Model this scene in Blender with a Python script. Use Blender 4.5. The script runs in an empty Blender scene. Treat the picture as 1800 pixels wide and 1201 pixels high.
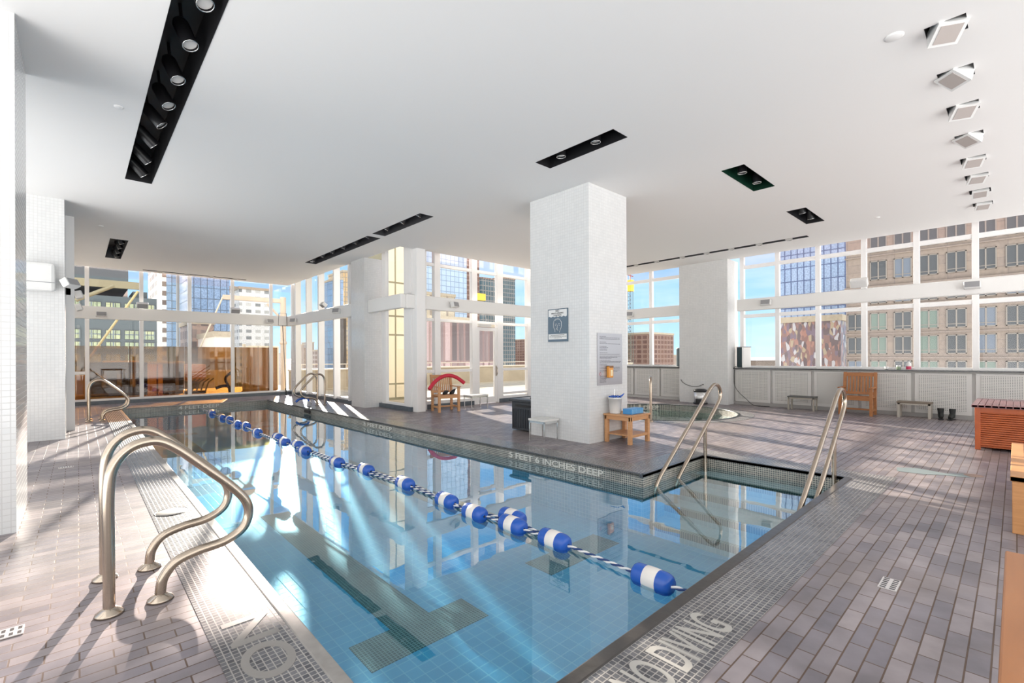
import bpy, math, random
from mathutils import Vector, Matrix
from mathutils.geometry import tessellate_polygon
random.seed(7)
S = bpy.context.scene
COL = S.collection
# ------------------------------------------------------------------ camera
TH = math.radians(47.15); RO = math.radians(.25); FPX = 822.0; EYE = 1.4
fw = Vector((math.cos(TH), math.sin(TH), 0)); rt = Vector((math.sin(TH), -math.cos(TH), 0)); up = Vector((0, 0, 1))
cd = bpy.data.cameras.new('camera'); cam = bpy.data.objects.new('camera', cd); COL.objects.link(cam)
cx = rt*math.cos(RO) - up*math.sin(RO); cy = rt*math.sin(RO) + up*math.cos(RO); cz = -fw
M = Matrix((cx, cy, cz)).transposed().to_4x4(); M.translation = Vector((0, 0, EYE)); cam.matrix_world = M
cd.sensor_width = 36; cd.lens = FPX/1800*36; cd.shift_y = (628-600.5)/1800; cd.clip_start = .05; cd.clip_end = 60000
S.camera = cam
S.view_settings.view_transform = 'Standard'; S.view_settings.look = 'None'
S.view_settings.exposure = 0.2; S.view_settings.gamma = 1; S.view_settings.use_curve_mapping = False
S.cycles.max_bounces = 10; S.cycles.diffuse_bounces = 6; S.cycles.transparent_max_bounces = 24
# ------------------------------------------------------------------ world and sun
SKY_FRONT = 1.15; FILL_BACK = 1.85; FILL_LOW = 3.8; SUN_E = 15.5
SUNDIR = Vector((.33, 1.0576, .275)).normalized()
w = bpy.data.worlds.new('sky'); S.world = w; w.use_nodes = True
nt = w.node_tree; N = nt.nodes; L = nt.links; N.clear()
def nn(t, nodes=None, **k):
    n = (nodes or N).new(t)
    for a, b in k.items(): setattr(n, a, b)
    return n
out = nn('ShaderNodeOutputWorld'); bg = nn('ShaderNodeBackground'); tc = nn('ShaderNodeTexCoord')
sep = nn('ShaderNodeSeparateXYZ'); L.new(tc.outputs['Generated'], sep.inputs[0])
rp = nn('ShaderNodeValToRGB'); L.new(sep.outputs['Z'], rp.inputs[0])
cr = rp.color_ramp; cr.elements[0].position = 0; cr.elements[0].color = (.55, .80, .98, 1)
cr.elements[1].position = .6; cr.elements[1].color = (.06, .20, .62, 1)
for p, c in ((.06, (.45, .73, .97, 1)), (.2, (.30, .58, .95, 1)), (.33, (.22, .49, .92, 1))):
    e = cr.elements.new(p); e.color = c
mp = nn('ShaderNodeMapping'); mp.inputs['Scale'].default_value = (2.2, 2.2, 14); L.new(tc.outputs['Generated'], mp.inputs[0])
no = nn('ShaderNodeTexNoise'); no.inputs['Scale'].default_value = 1.6; no.inputs['Detail'].default_value = 6; L.new(mp.outputs[0], no.inputs['Vector'])
r2 = nn('ShaderNodeValToRGB'); r2.color_ramp.elements[0].position = .45; r2.color_ramp.elements[1].position = .75; L.new(no.outputs[0], r2.inputs[0])
r2.color_ramp.elements[1].color = (.75, .75, .75, 1)
mx = nn('ShaderNodeMixRGB'); mx.inputs[2].default_value = (.75, .86, 1.0, 1); L.new(r2.outputs[0], mx.inputs[0]); L.new(rp.outputs[0], mx.inputs[1])
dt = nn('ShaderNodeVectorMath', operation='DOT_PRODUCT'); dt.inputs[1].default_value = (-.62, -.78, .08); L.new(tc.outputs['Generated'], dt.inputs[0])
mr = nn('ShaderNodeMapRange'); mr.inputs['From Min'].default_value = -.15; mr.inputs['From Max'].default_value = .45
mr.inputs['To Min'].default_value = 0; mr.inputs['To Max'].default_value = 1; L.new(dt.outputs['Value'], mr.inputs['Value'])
mb = nn('ShaderNodeMixRGB'); mb.inputs[2].default_value = (FILL_BACK, FILL_BACK*.975, FILL_BACK*.95, 1)   # fill glow added behind the camera to brighten the interior
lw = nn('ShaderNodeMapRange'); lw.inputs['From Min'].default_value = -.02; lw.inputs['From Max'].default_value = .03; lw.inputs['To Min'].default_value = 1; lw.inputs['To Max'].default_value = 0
L.new(sep.outputs['Z'], lw.inputs['Value']); ml = nn('ShaderNodeMixRGB'); ml.inputs[1].default_value = (FILL_BACK, FILL_BACK*.985, FILL_BACK*.97, 1); ml.inputs[2].default_value = (FILL_LOW, FILL_LOW*.985, FILL_LOW*.97, 1)   # stronger fill added below the rear horizon to light the ceiling
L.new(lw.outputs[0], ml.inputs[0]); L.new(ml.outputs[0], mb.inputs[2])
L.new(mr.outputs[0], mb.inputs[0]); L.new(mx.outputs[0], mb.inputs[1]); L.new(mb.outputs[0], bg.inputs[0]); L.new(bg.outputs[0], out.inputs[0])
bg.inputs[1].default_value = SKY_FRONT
sd = bpy.data.lights.new('sun', 'SUN'); sd.energy = SUN_E; sd.angle = math.radians(.6); sd.color = (1, .90, .78)
so = bpy.data.objects.new('sun', sd); so.rotation_euler = SUNDIR.to_track_quat('Z', 'Y').to_euler(); so.location = (10, 30, 20); COL.objects.link(so)
# ------------------------------------------------------------------ materials
def new_mat(name):
    m = bpy.data.materials.new(name); m.use_nodes = True
    n = m.node_tree.nodes; return m, n, m.node_tree.links, n['Principled BSDF']
def plain(name, col, rough=.5, metal=0, noise=0, scale=20, emit=0, spec=.5, stretch=(1, 1, 1), bump=0):
    m, n, l, p = new_mat(name); p.inputs['Base Color'].default_value = (*col, 1); p.inputs['Roughness'].default_value = rough
    p.inputs['Metallic'].default_value = metal; p.inputs['Specular IOR Level'].default_value = spec
    if emit: p.inputs['Emission Color'].default_value = (*col, 1); p.inputs['Emission Strength'].default_value = emit
    if noise or bump:
        t = nn('ShaderNodeTexCoord', n); mm = nn('ShaderNodeMapping', n); mm.inputs['Scale'].default_value = stretch; l.new(t.outputs['Object'], mm.inputs[0])
        x = nn('ShaderNodeTexNoise', n); x.inputs['Scale'].default_value = scale; x.inputs['Detail'].default_value = 4; l.new(mm.outputs[0], x.inputs['Vector'])
        if noise:
            r = nn('ShaderNodeMixRGB', n); r.inputs[1].default_value = tuple(c*(1-noise) for c in col)+(1,); r.inputs[2].default_value = tuple(min(1, c*(1+noise)) for c in col)+(1,)
            l.new(x.outputs[0], r.inputs[0]); l.new(r.outputs[0], p.inputs['Base Color'])
        if bump:
            b = nn('ShaderNodeBump', n); b.inputs['Strength'].default_value = bump; b.inputs['Distance'].default_value = .01; l.new(x.outputs[0], b.inputs['Height']); l.new(b.outputs[0], p.inputs['Normal'])
    return m
def tiles(name, c1, c2, mortar, bw, bh, ms, axes='XY', offset=0, rough=.3, var=.15, bump=.3, bias=0, rough2=None, stain=None, spec=.5, metal=0):
    """brick grid laid over world axes; axes XY for floors, H for walls (x+y, z)"""
    m, n, l, p = new_mat(name)
    g = nn('ShaderNodeNewGeometry', n); s = nn('ShaderNodeSeparateXYZ', n); l.new(g.outputs['Position'], s.inputs[0])
    c = nn('ShaderNodeCombineXYZ', n)
    if axes == 'XY': l.new(s.outputs[0], c.inputs[0]); l.new(s.outputs[1], c.inputs[1])
    else:
        a = nn('ShaderNodeMath', n, operation='ADD'); l.new(s.outputs[0], a.inputs[0]); l.new(s.outputs[1], a.inputs[1]); l.new(a.outputs[0], c.inputs[0]); l.new(s.outputs[2], c.inputs[1])
    b = nn('ShaderNodeTexBrick', n); b.offset = offset; b.squash = 1; b.inputs['Scale'].default_value = 1
    b.inputs['Brick Width'].default_value = bw; b.inputs['Row Height'].default_value = bh; b.inputs['Mortar Size'].default_value = ms
    b.inputs['Mortar Smooth'].default_value = .1; b.inputs['Bias'].default_value = bias
    b.inputs['Color1'].default_value = (*c1, 1); b.inputs['Color2'].default_value = (*c2, 1); b.inputs['Mortar'].default_value = (*mortar, 1)
    l.new(c.outputs[0], b.inputs['Vector'])
    x = nn('ShaderNodeTexNoise', n); x.inputs['Scale'].default_value = 3.1; x.inputs['Detail'].default_value = 5; l.new(g.outputs['Position'], x.inputs['Vector'])
    mr = nn('ShaderNodeMapRange', n); mr.inputs['From Min'].default_value = .3; mr.inputs['From Max'].default_value = .7; mr.inputs['To Min'].default_value = 1-var; mr.inputs['To Max'].default_value = 1+var; l.new(x.outputs[0], mr.inputs['Value'])
    v = nn('ShaderNodeVectorMath', n, operation='SCALE'); l.new(b.outputs['Color'], v.inputs[0]); l.new(mr.outputs[0], v.inputs['Scale'])
    last = v.outputs[0]
    if stain:
        x2 = nn('ShaderNodeTexNoise', n); x2.inputs['Scale'].default_value = .9; x2.inputs['Detail'].default_value = 6; l.new(g.outputs['Position'], x2.inputs['Vector'])
        rr = nn('ShaderNodeMapRange', n); rr.inputs['From Min'].default_value = .48; rr.inputs['From Max'].default_value = .68; rr.inputs['To Max'].default_value = .6; l.new(x2.outputs[0], rr.inputs['Value'])
        mm = nn('ShaderNodeMixRGB', n); mm.inputs[2].default_value = (*stain, 1); l.new(rr.outputs[0], mm.inputs[0]); l.new(last, mm.inputs[1]); last = mm.outputs[0]
    l.new(last, p.inputs['Base Color'])
    p.inputs['Specular IOR Level'].default_value = spec; p.inputs['Metallic'].default_value = metal
    rm = nn('ShaderNodeMapRange', n); rm.inputs['To Min'].default_value = rough; rm.inputs['To Max'].default_value = rough2 or min(1, rough+.35); l.new(b.outputs['Fac'], rm.inputs['Value']); l.new(rm.outputs[0], p.inputs['Roughness'])
    if bump:
        inv = nn('ShaderNodeMath', n, operation='SUBTRACT'); inv.inputs[0].default_value = 1; l.new(b.outputs['Fac'], inv.inputs[1])
        ad = nn('ShaderNodeMath', n, operation='MULTIPLY_ADD'); l.new(x.outputs[0], ad.inputs[0]); ad.inputs[1].default_value = .5; l.new(inv.outputs[0], ad.inputs[2])
        bp = nn('ShaderNodeBump', n); bp.inputs['Strength'].default_value = bump; bp.inputs['Distance'].default_value = .003; l.new(ad.outputs[0], bp.inputs['Height']); l.new(bp.outputs[0], p.inputs['Normal'])
    return m
def thin(name, tint, ior=1.45, rough=0, bump=0, bscale=3, power=5):
    m, n, l, p = new_mat(name); n.remove(p); o = n['Material Output']
    lwt = nn('ShaderNodeLayerWeight', n); lwt.inputs[0].default_value = .5; f0 = ((ior-1)/(ior+1))**2     # Schlick, the same from both sides
    pw = nn('ShaderNodeMath', n, operation='POWER'); l.new(lwt.outputs['Facing'], pw.inputs[0]); pw.inputs[1].default_value = power
    f = nn('ShaderNodeMath', n, operation='MULTIPLY_ADD'); l.new(pw.outputs[0], f.inputs[0]); f.inputs[1].default_value = 1-f0; f.inputs[2].default_value = f0
    t = nn('ShaderNodeBsdfTransparent', n); t.inputs[0].default_value = (*tint, 1)
    g = nn('ShaderNodeBsdfGlossy', n); g.inputs['Roughness'].default_value = rough; g.inputs[0].default_value = (1, 1, 1, 1)
    x = nn('ShaderNodeMixShader', n); l.new(f.outputs[0], x.inputs[0]); l.new(t.outputs[0], x.inputs[1]); l.new(g.outputs[0], x.inputs[2]); l.new(x.outputs[0], o.inputs[0])
    if bump:
        tx = nn('ShaderNodeTexNoise', n); tx.inputs['Scale'].default_value = bscale; tx.inputs['Detail'].default_value = 2
        ge = nn('ShaderNodeNewGeometry', n); l.new(ge.outputs['Position'], tx.inputs['Vector'])
        b = nn('ShaderNodeBump', n); b.inputs['Strength'].default_value = bump; b.inputs['Distance'].default_value = .02; l.new(tx.outputs[0], b.inputs['Height']); l.new(b.outputs[0], lwt.inputs['Normal']); l.new(b.outputs[0], g.inputs['Normal'])
    return m
def wood(name, col, dark, sc=(3, 3, 30), rough=.45):
    m, n, l, p = new_mat(name)
    t = nn('ShaderNodeTexCoord', n); mm = nn('ShaderNodeMapping', n); mm.inputs['Scale'].default_value = sc; l.new(t.outputs['Object'], mm.inputs[0])
    x = nn('ShaderNodeTexNoise', n); x.inputs['Scale'].default_value = 2.2; x.inputs['Detail'].default_value = 6; x.inputs['Distortion'].default_value = .6; l.new(mm.outputs[0], x.inputs['Vector'])
    r = nn('ShaderNodeMixRGB', n); r.inputs[1].default_value = (*dark, 1); r.inputs[2].default_value = (*col, 1); l.new(x.outputs[0], r.inputs[0]); l.new(r.outputs[0], p.inputs['Base Color']); p.inputs['Roughness'].default_value = rough
    return m
m_paint = plain('ceiling_paint', (.80, .79, .78), .7)
m_frame = plain('frame_paint', (.82, .81, .80), .35)
m_beam = plain('beam_paint', (.78, .77, .75), .45)
m_tile = tiles('white_mosaic_tile', (.69, .69, .685), (.65, .655, .655), (.56, .555, .55), .05, .05, .003, 'H', rough=.12, var=.02, bump=.35)
m_deck = tiles('slate_pavers', (.30, .26, .265), (.165, .15, .17), (.12, .08, .06), .24, .08, .0035, 'XY', offset=.5, rough=.35, rough2=.75, var=.3, bump=1.0, stain=(.25, .20, .18), spec=.4)
m_mos = tiles('dark_mosaic', (.15, .15, .16), (.07, .07, .08), (.33, .31, .29), .031, .031, .0028, 'XY', rough=.25, rough2=.6, var=.2, bump=.8)
m_mosw = tiles('waterline_mosaic', (.13, .14, .14), (.045, .055, .06), (.50, .47, .40), .026, .026, .0033, 'H', rough=.15, rough2=.5, var=.2, bump=.5)
m_pool = tiles('pool_floor_tile', (.13, .42, .58), (.105, .37, .54), (.26, .54, .62), .1, .1, .004, 'XY', rough=.3, var=.05, bump=.2)
m_poolw = tiles('pool_wall_tile', (.14, .40, .52), (.10, .33, .46), (.30, .52, .58), .05, .05, .003, 'H', rough=.3, var=.08, bump=.2)
m_lane = tiles('lane_mark_mosaic', (.12, .13, .10), (.06, .07, .06), (.30, .36, .32), .026, .026, .0033, 'XY', rough=.3, var=.2, bump=.3)
m_tubf = tiles('tub_mosaic', (.10, .22, .20), (.05, .14, .14), (.30, .42, .38), .04, .04, .0035, 'XY', rough=.25, var=.2, bump=.4)
m_coping = plain('coping_stone', (.045, .04, .037), .28, noise=.5, scale=14, bump=.2)
m_copl = plain('pale_coping_stone', (.25, .235, .22), .5, noise=.3, scale=14, bump=.2)
m_base = plain('slate_baseboard', (.09, .11, .13), .3, noise=.4, scale=9)
m_lett = plain('letter_tile', (.58, .57, .52), .3)
m_lett2 = plain('dull_letter_tile', (.24, .225, .21), .35)
m_steel = plain('brushed_steel', (.47, .395, .32), .2, 1, noise=.12, scale=60, stretch=(1, 1, 6))
m_chrome = plain('chrome', (.75, .75, .74), .15, 1)
m_black = plain('black_metal', (.012, .012, .014), .42)
m_trough = plain('dark_trough_metal', (.045, .045, .05), .55)
m_lens = plain('lamp_lens', (.62, .60, .58), .12, spec=.8)
m_greylens = plain('grey_lamp_face', (.30, .30, .31), .3)
m_whitepl = plain('white_plastic', (.70, .70, .69), .35)
m_teak = wood('teak', (.46, .19, .06), (.27, .10, .03))
m_teakL = wood('pale_teak', (.66, .36, .17), (.44, .21, .09))
m_teakR = wood('red_stained_wood', (.58, .13, .025), (.28, .05, .012), sc=(30, 3, 3), rough=.3)
m_teakTop = wood('dark_lid_wood', (.30, .13, .13), (.16, .07, .08), rough=.22)
m_grey_wood = wood('weathered_wood', (.24, .19, .14), (.11, .085, .065))
m_blue = plain('blue_plastic', (.015, .09, .42), .25)
m_bandw = plain('white_band_plastic', (.74, .70, .66), .35)
m_ropew = plain('white_rope', (.75, .73, .72), .8)
m_ropeb = plain('navy_rope', (.02, .05, .16), .8)
m_glass = thin('window_glass', (.95, .96, .96), 1.35)
m_glassp = thin('upper_window_glass', (.95, .87, .88), 1.7)  # pink reflection put into the tint of the upper panes
m_amber = thin('amber_reflection_glass', (.50, .34, .16), 1.5)
m_water = thin('pool_water', (.57, .82, .92), 1.75, rough=.01, bump=.06, bscale=2.2, power=3.2)
m_tubwater = thin('tub_water', (.60, .90, .86), 1.36, bump=.25, bscale=5)
# ------------------------------------------------------------------ builders
W = {}
class MB:
    def __init__(s): s.v = []; s.f = []; s.sm = []
    def add(s, vs, fs, smooth=False):
        o = len(s.v); s.v += [tuple(x) for x in vs]
        for f in fs: s.f.append([i+o for i in f]); s.sm.append(smooth)
        return s
    def box(s, x0, x1, y0, y1, z0, z1, rz=0, pivot=None, tilt=None):
        x0, x1 = min(x0, x1), max(x0, x1); y0, y1 = min(y0, y1), max(y0, y1); z0, z1 = min(z0, z1), max(z0, z1)
        vs = [Vector(p) for p in ((x0, y0, z0), (x1, y0, z0), (x1, y1, z0), (x0, y1, z0), (x0, y0, z1), (x1, y0, z1), (x1, y1, z1), (x0, y1, z1))]
        if rz or tilt:
            c = Vector(pivot) if pivot else Vector(((x0+x1)/2, (y0+y1)/2, (z0+z1)/2))
            R = Matrix.Rotation(rz, 3, 'Z')
            if tilt: R = R @ Matrix.Rotation(tilt[1], 3, tilt[0])
            vs = [R @ (v-c)+c for v in vs]
        return s.add(vs, [(0, 3, 2, 1), (4, 5, 6, 7), (0, 1, 5, 4), (1, 2, 6, 5), (2, 3, 7, 6), (3, 0, 4, 7)])
    def tube(s, pts, r, n=12, closed=False, caps=True):
        pts = [Vector(p) for p in pts]; k = len(pts); rs = r if isinstance(r, (list, tuple)) else [r]*k
        tan = []
        for i in range(k):
            a = pts[(i-1) % k if closed else max(i-1, 0)]; b = pts[(i+1) % k if closed else min(i+1, k-1)]; tan.append((b-a).normalized())
        u = tan[0].orthogonal().normalized(); vs = []; fs = []
        for i in range(k):
            u = (u - tan[i]*u.dot(tan[i])).normalized(); v = tan[i].cross(u)
            for j in range(n):
                a = 2*math.pi*j/n; vs.append(pts[i]+(u*math.cos(a)+v*math.sin(a))*rs[i])
        for i in range(k if closed else k-1):
            for j in range(n):
                i2 = (i+1) % k; fs.append((i*n+j, i*n+(j+1) % n, i2*n+(j+1) % n, i2*n+j))
        s.add(vs, fs, True)
        if caps and not closed: s.add(vs[:n], [tuple(range(n))[::-1]]); s.add(vs[-n:], [tuple(range(n))])
        return s
    def cyl(s, a, b, r, n=20, r2=None): return s.tube([a, b], [r, r if r2 is None else r2], n)
    def lathe(s, prof, c, n=28, axis='Z'):
        vs = []; fs = []; c = Vector(c)
        for r, h in prof:
            for j in range(n):
                a = 2*math.pi*j/n; q = (r*math.cos(a), r*math.sin(a), h)
                if axis == 'Y': q = (q[0], q[2], q[1])
                if axis == 'X': q = (q[2], q[0], q[1])
                vs.append(c+Vector(q))
        for i in range(len(prof)-1):
            for j in range(n): fs.append((i*n+j, i*n+(j+1) % n, (i+1)*n+(j+1) % n, (i+1)*n+j))
        return s.add(vs, fs, True)
    def poly(s, loops, z):
        ls = [[Vector((x, y, z)) for x, y in l] for l in loops]; flat = [v for l in ls for v in l]
        t = tessellate_polygon(ls); fs = []
        for a, b, c in t:
            nrm = (flat[b]-flat[a]).cross(flat[c]-flat[a]); fs.append((a, b, c) if nrm.z > 0 else (a, c, b))
        return s.add(flat, fs)
    def quad(s, a, b, c, d): return s.add([a, b, c, d], [(0, 1, 2, 3)])
    def wallstrip(s, pts, z0, z1, closed=False):
        k = len(pts)
        for i in range(k if closed else k-1):
            a = pts[i]; b = pts[(i+1) % k]; s.quad((a[0], a[1], z0), (b[0], b[1], z0), (b[0], b[1], z1), (a[0], a[1], z1))
        return s
    def build(s, name, mat, parent=None, bevel=0, **tags):
        off = W.get(parent.name, Vector()) if parent else Vector()
        me = bpy.data.meshes.new(name); me.from_pydata([tuple(Vector(v)-off) for v in s.v], [], s.f)
        me.polygons.foreach_set('use_smooth', s.sm); me.materials.append(mat); me.update()
        o = bpy.data.objects.new(name, me); COL.objects.link(o)
        if parent: o.parent = parent; W[o.name] = off
        if bevel:
            b = o.modifiers.new('bevel', 'BEVEL'); b.width = bevel; b.segments = 2; b.limit_method = 'ANGLE'
        for a, b in tags.items(): o[a] = b
        return o
def thing(name, label, cat, loc=(0, 0, 0), group=None):
    o = bpy.data.objects.new(name, None); COL.objects.link(o); o.location = loc; o.empty_display_size = .1
    o['label'] = label; o['category'] = cat
    if group: o['group'] = group
    W[o.name] = Vector(loc); return o
def tag(o, label, cat, group=None):
    o['label'] = label; o['category'] = cat
    if group: o['group'] = group
    return o
def struct(o): o['kind'] = 'structure'; return o
def dup(root, loc, rz=0, label=None, group=None):
    r = root.copy(); COL.objects.link(r); r.location = loc; r.rotation_euler = (0, 0, rz)
    if label: r['label'] = label
    if group: r['group'] = group
    for ch in list(root.children):
        c = ch.copy(); COL.objects.link(c); c.parent = r
        for g in ch.children: d = g.copy(); COL.objects.link(d); d.parent = c
    return r
def text_mb(txt, size, M4, ext=.0015, align='CENTER', bold=0, sx=1):
    cu = bpy.data.curves.new('t', 'FONT'); cu.body = txt; cu.size = size; cu.extrude = ext; cu.align_x = align; cu.align_y = 'CENTER'; cu.offset = bold
    o = bpy.data.objects.new('t', cu); COL.objects.link(o); dg = bpy.context.evaluated_depsgraph_get(); me = bpy.data.meshes.new_from_object(o.evaluated_get(dg))
    b = MB(); S_ = Matrix.Diagonal((sx, 1, 1, 1))
    b.add([M4 @ (S_ @ v.co) for v in me.vertices], [tuple(p.vertices) for p in me.polygons])
    bpy.data.objects.remove(o); bpy.data.curves.remove(cu); return b
def fit_text(txt, w_, h_, M4, ext=.0015, bold=0):
    b = text_mb(txt, 1, Matrix(), ext, bold=bold); X_ = [v[0] for v in b.v]; Y_ = [v[1] for v in b.v]; Z_ = max(abs(v[2]) for v in b.v) or 1
    cx_, cy_ = (min(X_)+max(X_))/2, (min(Y_)+max(Y_))/2; sx, sy = w_/(max(X_)-min(X_)), h_/(max(Y_)-min(Y_))
    b.v = [tuple(M4 @ Vector(((v[0]-cx_)*sx, (v[1]-cy_)*sy, v[2]))) for v in b.v]; return b
def frame_M(origin, xdir, ydir):
    x = Vector(xdir).normalized(); y = Vector(ydir).normalized(); z = x.cross(y); m = Matrix((x, y, z)).transposed().to_4x4(); m.translation = Vector(origin); return m
def arc(c, r, a0, a1, n, plane='XZ', h=0):
    o = []
    for i in range(n+1):
        a = math.radians(a0+(a1-a0)*i/n); u, v = c[0]+r*math.cos(a), c[1]+r*math.sin(a)
        o.append((u, h, v) if plane == 'XZ' else (u, v, h))
    return o
def smooth_path(pts, n=8):
    P = [Vector(p) for p in pts]; P = [P[0]*2-P[1]]+P+[P[-1]*2-P[-2]]; o = []
    for i in range(1, len(P)-2):
        for k in range(n):
            t = k/n; a, b, c, d = P[i-1:i+3]
            o.append(.5*((2*b)+(c-a)*t+(2*a-5*b+4*c-d)*t*t+(-a+3*b-3*c+d)*t**3))
    o.append(P[-2]); return o
def at(px, d):
    u = (px-900)/FPX; return ((fw+rt*u)*d).xy
def zat(px, py, d):
    a = (px-900)/FPX; b = (628-py)/FPX; return EYE + (-a*math.sin(RO)+b*math.cos(RO))*d
C = 4.2; WL = -.155; ZF = -.72
# ------------------------------------------------------------------ floor, pool
pool = [(.85, 1.33), (6.45, 1.33), (6.45, 3.0), (4.88, 3.0), (4.74, 10.0), (4.62, 17.05), (.85, 17.05)]
TC = (10.87, 6.15); TR = 1.78
circ = lambda r, n=48: [(TC[0]+r*math.cos(2*math.pi*i/n), TC[1]+r*math.sin(2*math.pi*i/n)) for i in range(n)]
deck = [(-2.2, -3.2), (14.6, -3.2), (14.6, 11.1), (6.5, 11.1), (6.5, 12.9), (6.3, 19.35), (-2.2, 19.35)]
fl = struct(MB().poly([deck, pool, circ(TR)], 0).build('floor', m_deck))
ring = [(.47, .93), (6.85, .93), (6.85, 3.4), (5.27, 3.4), (5.13, 10.0), (5.0, 17.4), (.47, 17.4)]
struct(MB().poly([ring, pool], .003).build('floor_mosaic_border', m_mos))
struct(MB().poly([circ(TR+.33), circ(TR)], .003).build('tub_mosaic_border', m_mos))
b = MB()
b.box(.78, 6.45, 1.27, 1.345, -.03, .009)
c1 = struct(b.build('coping_near', m_coping, bevel=.008))
b = MB(); b.box(.795, .865, 1.345, 17.05, -.03, .008); b.box(.795, 4.66, 17.03, 17.09, -.02, .008)
struct(b.build('coping_left', m_copl, bevel=.008))
b = MB()
def strip(b, p, q, wd=.028, z0=-.03, z1=.008):
    p = Vector(p); q = Vector(q); d = (q-p).normalized(); n = Vector((d.y, -d.x))*wd
    a = [p-d*.0, q, q+n, p+n]; vs = [(v.x, v.y, z0) for v in a]+[(v.x, v.y, z1) for v in a]
    b.add(vs, [(0, 3, 2, 1), (4, 5, 6, 7), (0, 1, 5, 4), (1, 2, 6, 5), (2, 3, 7, 6), (3, 0, 4, 7)])
strip(b, (4.62, 17.05), (4.74, 10.0), -.03); strip(b, (4.74, 10), (4.88, 3.0), -.03); strip(b, (4.86, 3.0), (6.45, 3.0), -.03); strip(b, (6.45, 3.03), (6.45, 1.3), -.03)
struct(b.build('coping_right', plain('dark_edge_tile', (.055, .06, .07), .3)))
b = MB(); b.wallstrip(pool, -.30, 0, True); struct(b.build('pool_lining_mosaic', m_mosw))
b = MB(); b.wallstrip(pool, ZF, -.30, True); struct(b.build('pool_lining', m_poolw))
struct(MB().poly([pool], ZF).build('pool_floor', m_pool))
b = MB()
for xc, y0, xw, sw in ((1.95, 2.95, .51, .175), (3.93, 3.07, .57, .19)):
    b.box(xc-xw, xc+xw, y0, y0+.37, ZF, ZF+.003); b.box(xc-sw, xc+sw, y0+.37, 15.6, ZF, ZF+.003); b.box(xc-xw, xc+xw, 15.6, 15.97, ZF, ZF+.003)
struct(b.build('lane_marking', m_lane))
# steps in the stair bay
m_step = tiles('step_tile', (.42, .47, .46), (.36, .42, .42), (.52, .54, .50), .05, .05, .003, 'XY', rough=.3, var=.08, bump=.2)
m_nose = tiles('step_nosing_mosaic', (.16, .15, .11), (.06, .07, .06), (.42, .40, .32), .026, .026, .0033, 'XY', rough=.3, var=.2, bump=.3)
for k, z in enumerate((-.20, -.33, -.46, -.59)):
    x1 = 6.45-.36*k; x0 = x1-.36
    st = struct(MB().box(x0, x1, 1.33, 3.0, ZF, z).build('pool_step', m_step))
    struct(MB().box(x0-.002, x0+.07, 1.331, 2.999, z-.07, z+.003).build('step_nosing', m_nose, st))
wt = MB().poly([pool], WL).build('pool_water', m_water); wt['kind'] = 'stuff'; wt['label'] = 'still clear blue water filling the long pool'; wt['category'] = 'water'
# hot tub
b = MB(); b.wallstrip(circ(TR), -.65, 0, True); struct(b.build('tub_lining', m_mosw))
struct(MB().poly([circ(TR)], -.65).build('tub_floor', m_tubf))
wt = MB().poly([circ(TR)], -.16).build('hot_tub_water', m_tubwater); wt['kind'] = 'stuff'; wt['label'] = 'green-tinted water in the round hot tub'; wt['category'] = 'water'
b = MB(); b.lathe([(TR-.02, .0), (TR-.02, .012), (TR+.025, .012), (TR+.025, .0)], (*TC, 0), 64); struct(b.build('tub_rim', plain('tub_rim_tile', (.05, .06, .06), .3)))
# lettering set in the mosaic
def letter(txt, w_, h_, o_, xd, yd, mt, nm='floor_lettering'): struct(fit_text(txt, w_, h_, frame_M(o_, xd, yd), bold=.012).build(nm, mt))
letter('NO DIVING', .80, .215, (2.07, 1.095, .004), (1, 0, 0), (0, 1, 0), plain('worn_letter_tile', (.42, .40, .37), .35))
letter('NO DIVING', 2.1, .22, (.645, 1.78, .004), (0, -1, 0), (1, 0, 0), m_lett2)
letter('5 FEET 6 INCHES DEEP', 1.72, .085, (4.848, 4.42, -.085), (.02, -1, 0), (0, 0, 1), m_lett, 'depth_lettering')
letter('5 FEET DEEP', 1.25, .085, (4.732, 9.4, -.085), (.02, -1, 0), (0, 0, 1), m_lett, 'depth_lettering')
letter('4 FEET DEEP', 1.05, .10, (2.72, 17.045, -.075), (1, 0, 0), (0, 0, 1), m_lett, 'depth_lettering')
letter('DEEP', .42, .11, (12.2, 7.22, -.085), (.66, -.75, 0), (0, 0, 1), m_lett, 'depth_lettering')
# ------------------------------------------------------------------ ceiling with recesses
slots = [(.54, .87, 1.9, 9.4), (4.88, 5.2, 10.12, 14.17), (4.87, 5.18, 7.86, 9.86), (4.83, 5.14, 3.36, 4.69), (7.13, 8.41, 2.69, 3.02), (10.07, 11.34, 2.69, 3.02),
         (12.42, 12.6, 3.3, 9.6), (.55, .88, 14.3, 17.05), (1.5, 4.4, 18.62, 18.74)]
cspots = [(5.46, .4), (6.42, .4), (7.35, .4), (8.37, .4), (9.39, .41), (10.32, .41), (11.29, .41), (12.27, .41)]
holes = list(slots)+[(x-.13, x+.13, y-.13, y+.13) for x, y in cspots]
CB = [(-1.6, 13.85, -3.2, 10.55), (-1.6, 5.95, 10.55, 19.1)]
xs = sorted({v for h in holes+CB for v in h[:2]} | {-.13}); ys = sorted({v for h in holes+CB for v in h[2:]} | {12.6})
b = MB()
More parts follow.
